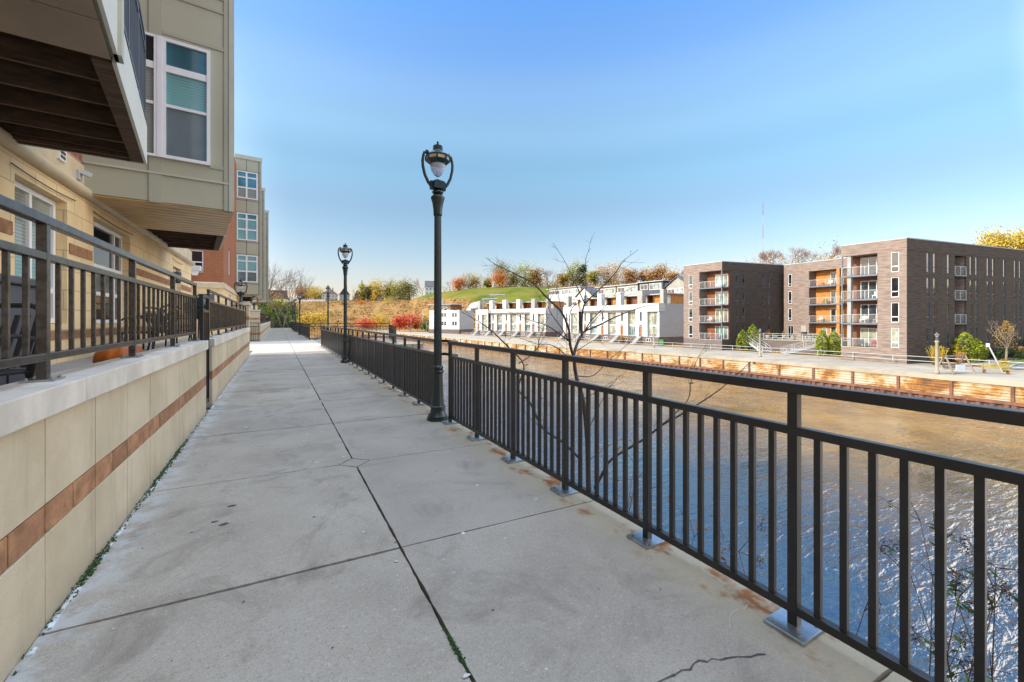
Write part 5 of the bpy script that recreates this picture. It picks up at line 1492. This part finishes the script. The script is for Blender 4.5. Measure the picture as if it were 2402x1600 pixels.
# evergreens and small plants on the far promenade
def arbor(label, lobes, n=2600):
    x, y, z = lobes[0][:3]
    t = thing('evergreen_shrub', label, 'shrub', (x, y, z), 'clipped evergreens before the brick blocks')
    tk = MB(); c = MB()
    for x, y, z, h, w in lobes:
        tk.tube([(x, y, z - .1), (x, y, z + h * .7)], .10, .04, n=6)
        for _ in range(n // len(lobes)):
            f = RN.random(); prof = math.sin(math.pi * min(1, .12 + .88 * f) ** .75) ** .7
            a = RN.uniform(0, 6.28); r = w / 2 * prof * (RN.uniform(.72, 1.0)) * (1 + .22 * mnoise.noise((math.cos(a) * 1.6 + x, math.sin(a) * 1.6, f * 4)))
            c.leaf((x + r * math.cos(a), y + r * math.sin(a), z + .05 + f * h), .26, .55)
    tk.build('trunk', 'bark', t); c.build('crown', 'f_arbor', t)
arbor('two lobed bright green evergreen in front of the shaded flank of the left brick block', [(70.9, 43.8, PZ, 3.5, 2.2), (72.6, 43.0, PZ, 4.5, 2.8)])
arbor('bright green evergreen hedge between the courtyard and the right brick block', [(71.6, 31.9, PZ, 3.7, 2.0), (72.6, 30.8, PZ, 3.6, 2.2)])
arbor('rounded bright green evergreen beside the long shaded flank of the right brick block', [(76.0, 17.9, PZ, 3.7, 3.0), (77.2, 17.3, PZ, 2.9, 2.2)])
def tuft(label, x, y, h, w, fm, cat='ornamental grass', name='ornamental_grass'):
    t = thing(name, label, cat, (x, y, PZ))
    m = MB(); s = MB()
    for _ in range(260):
        a = RN.uniform(0, 6.28); r = abs(RN.gauss(0, w * .28)); hh = h * RN.uniform(.5, 1.05)
        b = (x + r * .4 * math.cos(a), y + r * .4 * math.sin(a), PZ); tp = (x + r * math.cos(a), y + r * math.sin(a), PZ + hh)
        s.tube([b, tp], .022, .012, n=3); m.leaf((tp[0], tp[1], tp[2] - .1), .22, .5)
    s.build('stems', fm, t); m.build('seed_heads', fm, t)
tuft('tan ornamental grass behind the right white lamp post', 68.0, 18.3, 2.2, 1.6, 'f_ygold')
tuft('yellow shrub left of the rounded evergreen by the dark flank', 75.4, 18.6, 2.2, 2.0, 'f_ygold', 'shrub', 'shrub')
tuft('rusty ornamental grass before the plinth of the longest white row', 68.2, 70.2, 1.6, 2.2, 'f_rust')
tuft('small rusty plant between the lamp and the timber swing', 69.0, 16.6, 1.6, .7, 'f_rust')
tuft('golden plant behind the far bench', 65.3, 12.6, 1.2, .7, 'f_yellow', 'plant', 'plant')
tuft('bushy tan grass along the foot of the long dark flank', 88, 15.5, 1.7, 3.0, 'f_rust')
for x, y, h, w, lb in ((84, 16.0, 1.9, 3.2, 'dark shrub at the foot of the long flank, under the small golden tree'), (92, 14.8, 2.6, 4.0, 'dark tall shrub at the right edge by the long flank'), (97, 14.0, 3.4, 4.4, 'dark green shrub at the far right end of the flank')):
    leafy('shrub', lb, 'shrub', (x, y, PZ), h, w, 'f_dark', n=700, leaf=.3, crown0=.03)
t = bare('young_tree', 'young golden street tree with sparse leaves on the grass verge at the right', 'tree', (77.8, 14.9, PZ), 5.9, 3.4, 'bark_pale', None, 4, .014, 3)
m = MB()
for _ in range(420):
    r = RN.random(); a = RN.uniform(0, 6.28); zz = RN.uniform(1.9, 5.2); q = (1 - abs(zz - 2.9) / 2.6) * 1.5
    m.leaf((77.8 + q * RN.uniform(.1, 1) * math.cos(a), 14.9 + q * RN.uniform(.1, 1) * math.sin(a), PZ + zz), .17)
m.build('crown', 'f_gold', t)
# verge, street and kerb at the far right
struct('verge_grass', MB().poly([(72.5, 15.2, PZ + .03), (76, 14.0, PZ + .03), (140, 4.0, PZ + .9), (140, 8.5, PZ + .9), (90, 15.2, PZ + .12)]), 'lawn_grass')
struct('footpath', MB().poly([(69, 17.2, PZ + .012), (72.5, 15.3, PZ + .012), (90, 15.3, PZ + .10), (140, 8.7, PZ + .9), (140, 12.0, PZ + .9), (100, 16.6, PZ + .2), (78, 17.6, PZ + .015)]), 'pale_concrete')
kb = MB(); kb.bar((70.0, 13.3, PZ + .05), (76, 13.8, PZ + .06), .2, .16); kb.bar((76, 13.8, PZ + .06), (140, 3.8, PZ + .9), .2, .16); struct('kerb', kb, 'grey_concrete')
struct('street', MB().poly([(69.5, 13.0, PZ + .010), (76, 13.6, PZ + .014), (140, 3.6, PZ + .8), (140, -8, PZ + .8), (69.5, 0, PZ + .010)]), 'asphalt')

# promenade furniture
def white_lamp(label, x, y):
    t = thing('promenade_lamp', label, 'lamp post', (0, 0, 0), 'white concrete lamp posts on the far promenade')
    MB().lathe(0, 0, [(.22, 0), (.22, .25), (.15, .35), (.12, 3.1), (.16, 3.15), (.17, 3.25), (.10, 3.3)], n=10).build('post', 'pale_concrete', t)
    lamp_head(t, 3.40, 1.15, 'steel_blue')
    t.location = (x, y, PZ); return t
wl0 = white_lamp('white concrete lamp post at the right, in front of the dark brick flank', 56.6, 15.3)
dup(wl0, (60.5, 34.8, PZ), 'white concrete lamp post in front of the courtyard stairs')
dup(wl0, (63.6, 57.0, PZ), 'white concrete lamp post at the near end of the longest white row')
sw = thing('timber_swing', 'weathered timber A frame swing seat with a white board on the promenade', 'swing', (58.8, 14.6, PZ))
def FS(x, y, z): return (58.8 + .94 * x + .34 * y, 14.6 - .34 * x + .94 * y, PZ + z)
m = MB(FS)
for sx in (-1.2, 1.2):
    f = MB(FS)
    for sy in (-.8, .8): f.bar((sx * 1.1, sy, 0), (sx, sy * .08, 1.75), .10)
    f.bar((sx * 1.05, -.45, .8), (sx * 1.05, .45, .8), .07); f.build('side_frame', 'bark_pale', sw)
MB(FS).bar((-1.3, 0, 1.75), (1.3, 0, 1.75), .12).build('top_beam', 'bark_pale', sw)
f = MB(FS)
for k in range(5): f.box(-1.0, 1.0, -.3 + k * .12, -.21 + k * .12, .42, .46)
f.build('seat', 'bench_wood', sw)
f = MB(FS)
for k in range(4): f.box(-1.0, 1.0, .30, .34, .5 + k * .13, .59 + k * .13)
f.build('backrest', 'bark_pale', sw)
MB(FS).box(-.75, .35, -.62, -.58, .30, .95).build('board', 'white_paint', sw)
for sx in (-.9, .9): MB(FS).tube([(sx, 0, 1.72), (sx, 0, .46)], .015, n=4).build('chain', 'steel_blue', sw)
bn = thing('bench', 'low yellowish slatted bench on the promenade at the far right', 'bench', (62, 12.5, PZ))
def FBn(x, y, z): return (62 + .42 * x + .9 * y, 12.5 - .9 * x + .42 * y, PZ + z)
f = MB(FBn)
for k in range(4): f.box(-.95, .95, -.25 + k * .13, -.15 + k * .13, .40, .45)
f.build('seat', 'bench_wood', bn)
f = MB(FBn)
for k in range(3): f.box(-.95, .95, .27, .31, .55 + k * .14, .65 + k * .14)
f.build('backrest', 'bench_wood', bn)
for sx in (-.8, .8):
    f = MB(FBn).box(sx - .04, sx + .04, -.25, .3, .0, .40); f.box(sx - .04, sx + .04, .31, .35, 0, .95); f.build('leg', 'rust_steel', bn)
sg = thing('leaning_sign', 'pale sign post leaning to the left beside the far bench', 'sign', (65.1, 12.7, PZ))
MB().bar((65.1, 12.7, PZ), (64.4, 13.6, PZ + 2.9), .10).build('post', 'rail_white', sg)
MB().box(64.36, 64.40, 13.42, 13.70, PZ + 2.5, PZ + 2.9).build('plate', 'rail_white', sg)
gb = thing('waste_bin', 'green waste bin by the plinth of the longest white row', 'bin', (69.0, 59.6, PZ))
MB().box(68.6, 69.4, 59.0, 60.2, PZ + .08, PZ + 1.15).build('body', 'green_bin', gb, bevel=.06); MB().box(68.55, 69.45, 58.95, 60.25, PZ + 1.16, PZ + 1.27).build('lid', 'green_bin', gb, bevel=.04)
for y in (59.15, 60.05): MB().box(68.65, 68.8, y - .08, y + .08, PZ, PZ + .08).build('wheel', 'black_fabric', gb)
for x, y, h, lb in ((60.8, 195.3, 9.5, 'tall thin white pole beside the small green tree'), (56.2, 175, 4.4, 'short white pole left of the little white house'), (51.5, 182, 6.5, 'thin pale pole in front of the red maple')):
    t = thing('light_pole', lb, 'pole', (x, y, PZ)); MB().tube([(x, y, PZ - .2), (x, y, PZ + h)], .09, .06, n=6).build('post', 'rail_white', t)
    MB().bar((x - .5, y, PZ + h), (x + .1, y, PZ + h), .12).build('arm', 'rail_white', t)

# houses and other things on the hill
def gable_house(label, phi0, phi1, d, dep, h, rh, cols, front_gable=True, base=None):
    x0, y0 = pol(phi0, d); x1, y1 = pol(phi1, d); L = math.hypot(x1 - x0, y1 - y0)
    e1 = ((x1 - x0) / L, (y1 - y0) / L); e2 = (-e1[1], e1[0])
    zb = base if base is not None else min(H(phi0, d), H(phi1, d)) - .5
    t = thing('house', label, 'house', ((x0 + x1) / 2, (y0 + y1) / 2, zb))
    F = frame((x0, y0, zb), e1, e2)
    wc, gc, rc, fr = cols
    MB(F).box(0, L, 0, dep, 0, h).build('wall', wc, t)
    r = MB(F)
    if front_gable:
        for s in (-.6, L + .6): r.quad((s, -.6, h - .3), (s, dep, h - .3), (L / 2, dep, h + rh), (L / 2, -.6, h + rh))
        MB(F).poly([(0, -.02, h), (L, -.02, h), (L / 2, -.02, h + rh - .1)]).build('gable', gc, t)
    else:
        r.quad((-.4, -.5, h - .2), (L + .4, -.5, h - .2), (L + .4, dep / 2, h + rh), (-.4, dep / 2, h + rh)); r.quad((-.4, dep + .5, h - .2), (L + .4, dep + .5, h - .2), (L + .4, dep / 2, h + rh), (-.4, dep / 2, h + rh))
        for s in (-.01, L + .01): MB(F).poly([(s, 0, h), (s, dep, h), (s, dep / 2, h + rh)]).build('gable', gc, t)
    r.build('roof', rc, t)
    T = wallT(F, (0, 0), (1, 0), (0, -1))
    n = max(2, int(L / 2.6))
    for k in range(n):
        for z in (.12, .56):
            u = L * (k + .5) / n; win(t, T, u - .55, u + .55, h * z + .5, h * z + .5 + min(1.7, h * .28), (), (.5,), .1, .08, .02, fr, 'glass_dark')
    if front_gable: win(t, T, L / 2 - .8, L / 2 + .8, h + .4, h + min(rh * .5, 2.2), (.5,), (), .1, .1, .03, fr, 'glass_dark')
    MB(F).box(L * .66, L * .66 + .9, dep * .3, dep * .3 + .9, h, h + rh + 1.2).build('chimney', 'red_brick', t)
    return t
gable_house('grey gabled house left of the half timbered one on the hill', 4.9, 6.75, 442, 12, 7, 5.5, ('cream_siding', 'grey_siding', 'roof_grey', 'white_frame'))
gable_house('dark roofed half timbered house with white gable windows, left of the second lamp post', 6.95, 8.15, 434, 12, 6.5, 7.5, ('white_shade', 'dark_trim', 'roof_dark', 'white_frame'))
gable_house('small pinkish house just right of the second lamp post', 8.75, 9.25, 438, 9, 6, 4.5, ('twig_pink', 'twig_pink', 'roof_dark', 'white_frame'))
gable_house('white gabled house at the top left of the lawn, partly behind the nearest lamp post', 17.65, 19.5, 374, 9, 8.5, 5.2, ('white_stucco', 'white_stucco', 'roof_dark', 'grey_frame'), False)
tn = thing('tent', 'small white peaked tent beyond the overlook railing', 'tent', (16.6, 267, PZ))
m = MB(); i = [m.P(16.6 + a, 267 + b, PZ + 2.2) for a, b in ((-3.2, -3), (3.2, -3), (3.2, 3), (-3.2, 3))] + [m.P(16.6, 267, PZ + 4.4)]
for k in range(4): m.face(i[k], i[(k + 1) % 4], i[4])
m.build('canopy', 'white_stucco', tn)
MB().box(13.5, 19.7, 264.1, 269.9, PZ, PZ + 2.19).build('wall', 'white_shade', tn)
gable_house('low white house with a pale roof left of the red maples', 13.1, 14.3, 292, 8, 3.0, 2.6, ('white_stucco', 'white_stucco', 'white_shade', 'grey_frame'), True, PZ)
gable_house('small pale house hidden among the golden green trees', 13.3, 13.75, 406, 7, 4.0, 3.0, ('cream_siding', 'cream_siding', 'roof_grey', 'white_frame'))
gable_house('small pale house below the yellow hilltop tree', 11.5, 11.95, 408, 7, 3.5, 2.4, ('white_shade', 'white_shade', 'roof_grey', 'grey_frame'))
bf = thing('brick_building', 'flat topped reddish brick building on the hill at the far left', 'building', (0, 490, H(0, 480)))
x0, y0 = pol(-1.6, 492); x1, y1 = pol(1.15, 488)
bz = H(0, 480) - 1
MB().box(x0, x1, y0, y0 + 18, bz, bz + 10.5).build('wall', 'red_brick', bf); MB().box(x0 - .3, x1 + .3, y0 - .3, y0 + 18, bz + 10.5, bz + 11.1).build('coping', 'white_shade', bf)
T = wallT(IDF, (0, y0), (1, 0), (0, -1))
for k in range(8):
    for z in (2.2, 6.0):
        u = lerp(x0 + 1, x1 - 2, k / 7); win(bf, T, u, u + 1.3, bz + z, bz + z + 2.2, (), (.5,), .12, .1, .02, 'white_frame', 'glass_dark')
rwl = thing('hill_wall', 'long pale retaining wall along the hilltop street at the left', 'wall', (18, 440, H(2, 430)))
wp = [pol(a, lerp(454, 432, (a + 1) / 6.4)) for a in (-1, 1, 3, 5.3)]
m = MB()
for p, q in zip(wp, wp[1:]): m.bar((p[0], p[1], 17.9), (q[0], q[1], 18.3), .6, 4.4)
m.build('wall', 'white_stucco', rwl)
m = MB()
for p, q in zip(wp, wp[1:]): m.bar((p[0], p[1], 20.9), (q[0], q[1], 21.3), .12)
m.build('guard_rail', 'steel_blue', rwl)
cn = thing('bandshell', 'white domed bandshell canopy on the green lawn', 'canopy', (103.5, 228.5, 11))
cx, cy = 103.5, 228.5; zb = H(24.4, 251) + 1.4
m = MB(); prev = None
for j in range(7):
    f = j / 6 * math.pi / 2; row = [m.P(cx + 5.0 * math.cos(f) * math.cos(a * math.pi / 10) * .92 + 1.2 * math.sin(f), cy + 4.6 * math.cos(f) * math.sin(a * math.pi / 10), zb + 4.0 * math.sin(f)) for a in range(20)]
    if prev:
        for k in range(20): m.face(prev[k], prev[(k + 1) % 20], row[(k + 1) % 20], row[k], smooth=True)
    prev = row
m.build('shell', 'white_stucco', cn)
MB().box(cx - 4.4, cx + 4.4, cy - 3.4, cy + 3, zb - 2.6, zb + .05).build('stage', 'white_shade', cn)
for p0, p1, z, lb in (((124.5, 251.3), (133.5, 246.5), 0, 'topmost long white bench strip on the lawn'), ((116.2, 246.7), (125.7, 241.6), 0, 'middle long white bench strip on the lawn'), ((110.5, 241.6), (118.4, 237.6), 0, 'lowest long white bench strip on the lawn')):
    pm_ = Vector(((p0[0] + p1[0]) / 2, (p0[1] + p1[1]) / 2, 0)); ph = math.degrees(math.atan2(pm_.x, pm_.y)); z = H(ph, pm_.length) + .1
    t = thing('lawn_bench', lb, 'bench', (pm_.x, pm_.y, z), 'bench strips on the lawn')
    MB().bar((*p0, z + .5), (*p1, z + .5), 1.2, .5).build('seat', 'white_stucco', t)
    MB().bar((*p0, z - .3), (*p1, z - .3), .9, 1.1).build('base', 'white_shade', t)
ms = thing('radio_mast', 'tall thin red and white lattice radio mast behind the left brick block', 'mast', (286, 162.5, 25))
bxm = Vector((286, 162.5, 24))
for s in range(7):
    z0, z1 = s * 8.0, (s + 1) * 8.0; m = MB()
    for k in range(3):
        a = k * 2.094; c = Vector((.55 * math.cos(a), .55 * math.sin(a), 0)); a2 = (k + 1) * 2.094; c2 = Vector((.55 * math.cos(a2), .55 * math.sin(a2), 0))
        m.tube([bxm + c + Vector((0, 0, z0)), bxm + c + Vector((0, 0, z1))], .05, n=4)
        for q in range(5): m.tube([bxm + c + Vector((0, 0, z0 + q * 1.6)), bxm + c2 + Vector((0, 0, z0 + q * 1.6 + 1.6))], .028, n=3)
    m.build('lattice_section', 'white_shade' if s % 2 else 'cloth_red', ms)
MB().tube([bxm + Vector((0, 0, 56)), bxm + Vector((0, 0, 58.5))], .05, n=4).build('antenna', 'steel_blue', ms)
for dx in ((9, -9, 0), (-12, 6, 0)): MB().tube([bxm + Vector((0, 0, 50)), bxm + Vector(dx)], .02, n=3).build('guy_wire', 'steel_blue', ms)

# ------------------------------------------------------------------ bare sapling and weeds on the near river bank
BR=[([(3.2,3.82,-0.76),(3.19,3.83,-0.61),(3.18,3.83,-0.29),(3.17,3.84,0.02),(3.13,3.86,0.41),(3.06,3.9,0.69),(3.04,3.91,0.87),(3.03,3.91,0.92)],0.034,0.026),([(3.03,3.91,0.92),(2.98,3.9,1.03),(2.94,3.87,1.16),(2.91,3.85,1.25),(2.81,3.85,1.44),(2.66,3.89,1.58),(2.49,3.95,1.76),(2.34,3.98,1.83),(2.23,4.0,1.88),(2.07,4.04,1.95),(1.96,4.06,2.02)],0.02,0.003),([(3.03,3.91,0.92),(3.11,3.96,1.04),(3.21,3.99,1.16),(3.3,4.03,1.21),(3.49,4.0,1.28),(3.72,3.96,1.38),(3.95,3.92,1.46),(4.19,3.87,1.53),(4.4,3.84,1.54)],0.022,0.003),([(3.12,3.87,1.16),(3.15,3.9,1.38),(3.21,3.92,1.54),(3.37,3.87,1.7),(3.54,3.83,1.86),(3.65,3.82,1.98),(3.72,3.82,2.07),(3.92,3.76,2.22)],0.014,0.003),([(3.18,3.89,1.54),(3.14,4.05,1.84),(3.12,4.19,2.06),(3.05,4.36,2.33)],0.008,0.002),([(3.18,3.89,1.54),(3.12,3.79,1.76),(3.04,3.7,2.03),(3.01,3.58,2.14)],0.007,0.002),([(3.15,3.85,1.22),(3.14,3.74,1.33),(3.17,3.61,1.44),(3.25,3.45,1.6),(3.35,3.28,1.7)],0.009,0.002),([(3.17,3.84,1.24),(3.34,3.9,1.34),(3.55,3.93,1.49),(3.79,3.95,1.59)],0.008,0.002),([(2.98,3.94,1.1),(2.9,4.1,1.22),(2.83,4.26,1.3),(2.78,4.4,1.33),(2.53,4.66,1.47),(2.4,4.85,1.6)],0.01,0.002),([(2.98,3.94,1.1),(2.84,3.88,1.25),(2.67,3.83,1.4),(2.54,3.76,1.52),(2.4,3.7,1.6)],0.009,0.002),([(2.99,3.94,1.24),(2.96,3.88,1.44),(2.98,3.79,1.53),(3.07,3.66,1.6)],0.008,0.002),([(2.85,3.9,1.44),(2.75,3.84,1.67),(2.66,3.78,1.77)],0.005,0.0015),([(2.66,3.89,1.58),(2.61,3.81,1.7),(2.5,3.75,1.8)],0.005,0.0015),([(2.24,4.02,1.03),(2.08,4.01,1.17),(1.97,3.98,1.25),(1.85,3.96,1.32),(1.68,3.96,1.41),(1.6,3.92,1.46)],0.01,0.002),([(3.1,3.88,-0.28),(2.89,3.94,-0.07),(2.67,4.01,0.1),(2.51,4.04,0.41),(2.37,4.06,0.57),(2.4,3.99,0.84),(2.24,4.02,1.03)],0.018,0.01),([(3.25,3.79,-0.63),(3.29,3.7,-0.43),(3.34,3.6,-0.24),(3.61,3.38,-0.0),(3.74,3.23,0.18),(3.84,3.1,0.29),(4.04,2.92,0.48),(4.17,2.77,0.65),(4.35,2.6,0.91)],0.022,0.004),([(3.7,3.19,0.2),(3.83,3.1,0.35),(3.92,3.03,0.49),(3.93,3.0,0.71),(3.97,2.95,0.94),(4.06,2.88,1.1)],0.008,0.002),([(3.06,3.9,0.69),(3.32,3.9,0.68),(3.58,3.9,0.86),(3.86,3.88,1.04),(4.03,3.93,1.14)],0.008,0.002),([(3.13,3.86,0.41),(3.47,3.9,0.52),(3.86,3.91,0.68)],0.007,0.002),([(3.18,3.84,0.02),(3.35,3.85,0.29),(3.54,3.86,0.52),(3.72,3.87,0.65)],0.007,0.002),([(3.2,3.82,-0.29),(3.45,3.8,-0.17),(3.66,3.79,-0.11),(3.86,3.79,0.01)],0.006,0.002),([(2.61,3.92,0.12),(2.4,3.87,0.28),(2.23,3.79,0.46)],0.007,0.002),([(2.32,3.97,0.87),(2.39,3.86,0.95),(2.44,3.75,1.07),(2.48,3.65,1.22)],0.007,0.002),([(2.51,3.98,0.99),(2.54,3.91,1.04),(2.52,3.86,1.14),(2.55,3.79,1.3),(2.55,3.73,1.39)],0.006,0.002),([(3.02,3.92,0.87),(2.94,4.06,0.99),(2.88,4.19,1.05),(2.79,4.33,1.05),(2.67,4.48,1.11),(2.53,4.66,1.16)],0.008,0.002),([(3.06,3.9,0.98),(3.29,3.92,1.08),(3.53,3.94,1.16),(3.78,3.95,1.21)],0.006,0.002),]
sp_ = thing('sapling', 'leafless forked sapling growing from the river bank just behind the railing', 'tree', BR[0][0][0])
tk = MB(); bb = MB(); lf = MB()
def smooth(pts):
    P = [Vector(p) for p in pts]; out = []
    for i in range(len(P) - 1):
        p0 = P[max(i - 1, 0)]; p1 = P[i]; p2 = P[i + 1]; p3 = P[min(i + 2, len(P) - 1)]
        for k in range(4):
            t = k / 4
            out.append(.5 * ((2 * p1) + (p2 - p0) * t + (2 * p0 - 5 * p1 + 4 * p2 - p3) * t * t + (3 * p1 - p0 - 3 * p2 + p3) * t ** 3))
    return out + [P[-1]]
low = Vector(BR[0][0][0])
tk.tube([low + Vector((.05, .02, -1.7)), low + Vector((.02, 0, -.8)), low], .045, BR[0][1], n=8)
for i, (pts, r0, r1) in enumerate(BR):
    q = smooth(pts)
    k_ = 1 if i == 0 else .9
    (tk if i == 0 else bb).tube(q, r0 * k_, r1 * k_ * .7, n=7 if r0 > .012 else 5)
    # side twigs
    if i:
        for k in range(2, len(q) - 1, 2):
            if RN.random() < .72:
                d = (q[k + 1] - q[k - 1]).normalized(); a = Vector((RN.gauss(0, 1), RN.gauss(0, 1), RN.gauss(0, 1))).normalized()
                e = (d + a * .75).normalized(); L = RN.uniform(.06, .26)
                tw = [q[k], q[k] + e * L * .5 + a * .01, q[k] + e * L]
                bb.tube(tw, .002, .0009, n=4)
                for _ in range(2):
                    f_ = (e + Vector((RN.gauss(0, .5), RN.gauss(0, .5), RN.gauss(.1, .5)))).normalized(); bb.tube([tw[1], tw[1] + f_ * L * .6], .0013, .0007, n=3)
                if q[k].z < .75 or i in (13, 14, 15, 16):
                    for _ in range(RN.choice((0, 1, 2))): lf.leaf(tw[-1] + Vector((RN.gauss(0, .015), RN.gauss(0, .015), -.02)), RN.uniform(.025, .05), .45)
tk.build('trunk', 'bark', sp_); bb.build('branches', 'bark', sp_); lf.build('leaves', 'f_dryleaf', sp_)
def weed(label, x, y, z0, h, n, heads, green, gold=0):
    t = thing('weed', label, 'plant', (x, y, z0), 'dry weeds on the bank behind the near railing')
    s = MB(); hd = MB(); lv = MB()
    for k in range(n):
        a = RN.uniform(-1.4, 1.4); le = RN.uniform(.1, .45)
        p = [Vector((x + RN.gauss(0, .05), y + RN.gauss(0, .05), z0))]
        for j in range(1, 6):
            p.append(Vector((x + math.cos(a) * le * h * (j / 5) ** 1.4 + RN.gauss(0, .015), y + math.sin(a) * le * h * (j / 5) ** 1.4 + RN.gauss(0, .015), z0 + h * j / 5 * RN.uniform(.93, 1.0))))
        s.tube(p, .0055, .0022, n=5)
        for j in range(2, 6):
            for _ in range(2):
                b = p[j]; e = Vector((RN.gauss(0, 1), RN.gauss(0, 1), RN.uniform(.2, 1.4))).normalized(); L = RN.uniform(.08, .28)
                s.tube([b, b + e * L * .6, b + e * L + Vector((0, 0, .02))], .0028, .0014, n=4)
                tip = b + e * L
                if tip.x < 2.3: continue
                if RN.random() < heads:
                    hd = MB()
                    for _ in range(60):
                        hd.leaf(tip + Vector((RN.gauss(0, .016), RN.gauss(0, .016), RN.gauss(-.01, .024))), .016, .4)
                    hd.build('seed_head', 'seed_brown', t)
                if RN.random() < green:
                    for _ in range(7): lv.leaf(b + e * L * RN.random() + Vector((RN.gauss(0, .02), RN.gauss(0, .02), RN.gauss(0, .02))), RN.uniform(.03, .07), .22)
                if RN.random() < gold:
                    for _ in range(5): lv.leaf(tip + Vector((RN.gauss(0, .03), RN.gauss(0, .03), RN.gauss(-.02, .03))), RN.uniform(.03, .055), .5)
    s.build('stems', 'weed_stem', t)
    if lv.f: lv.build('leaves', 'f_dryleaf' if gold else 'f_weed', t)
weed('dry weed with brown seed heads behind the base plate nearest to the camera', 2.62, 1.28, -1.8, 1.55, 3, .5, .12)
weed('taller dry weed with seed heads and green sprigs, right of the nearest base plate', 2.72, .82, -1.9, 1.85, 4, .5, .5)
weed('reddish stemmed weed with a large dry seed head near the right edge', 2.75, .48, -1.9, 2.1, 5, .55, .45)
weed('leafy weed in the bottom right corner behind the railing', 2.6, .22, -1.8, 1.9, 5, .4, .6)
weed('sparse green sprigs far out at the right edge behind the railing', 3.1, .62, -2.2, 2.35, 3, .15, .7)
weed('low yellow leaved twigs left of the nearest base plate', 2.75, 2.35, -1.9, 1.55, 3, 0, 0, .8)
weed('yellow leaved twigs beside the sapling trunk', 3.0, 3.2, -2.1, 1.9, 3, 0, 0, .7)
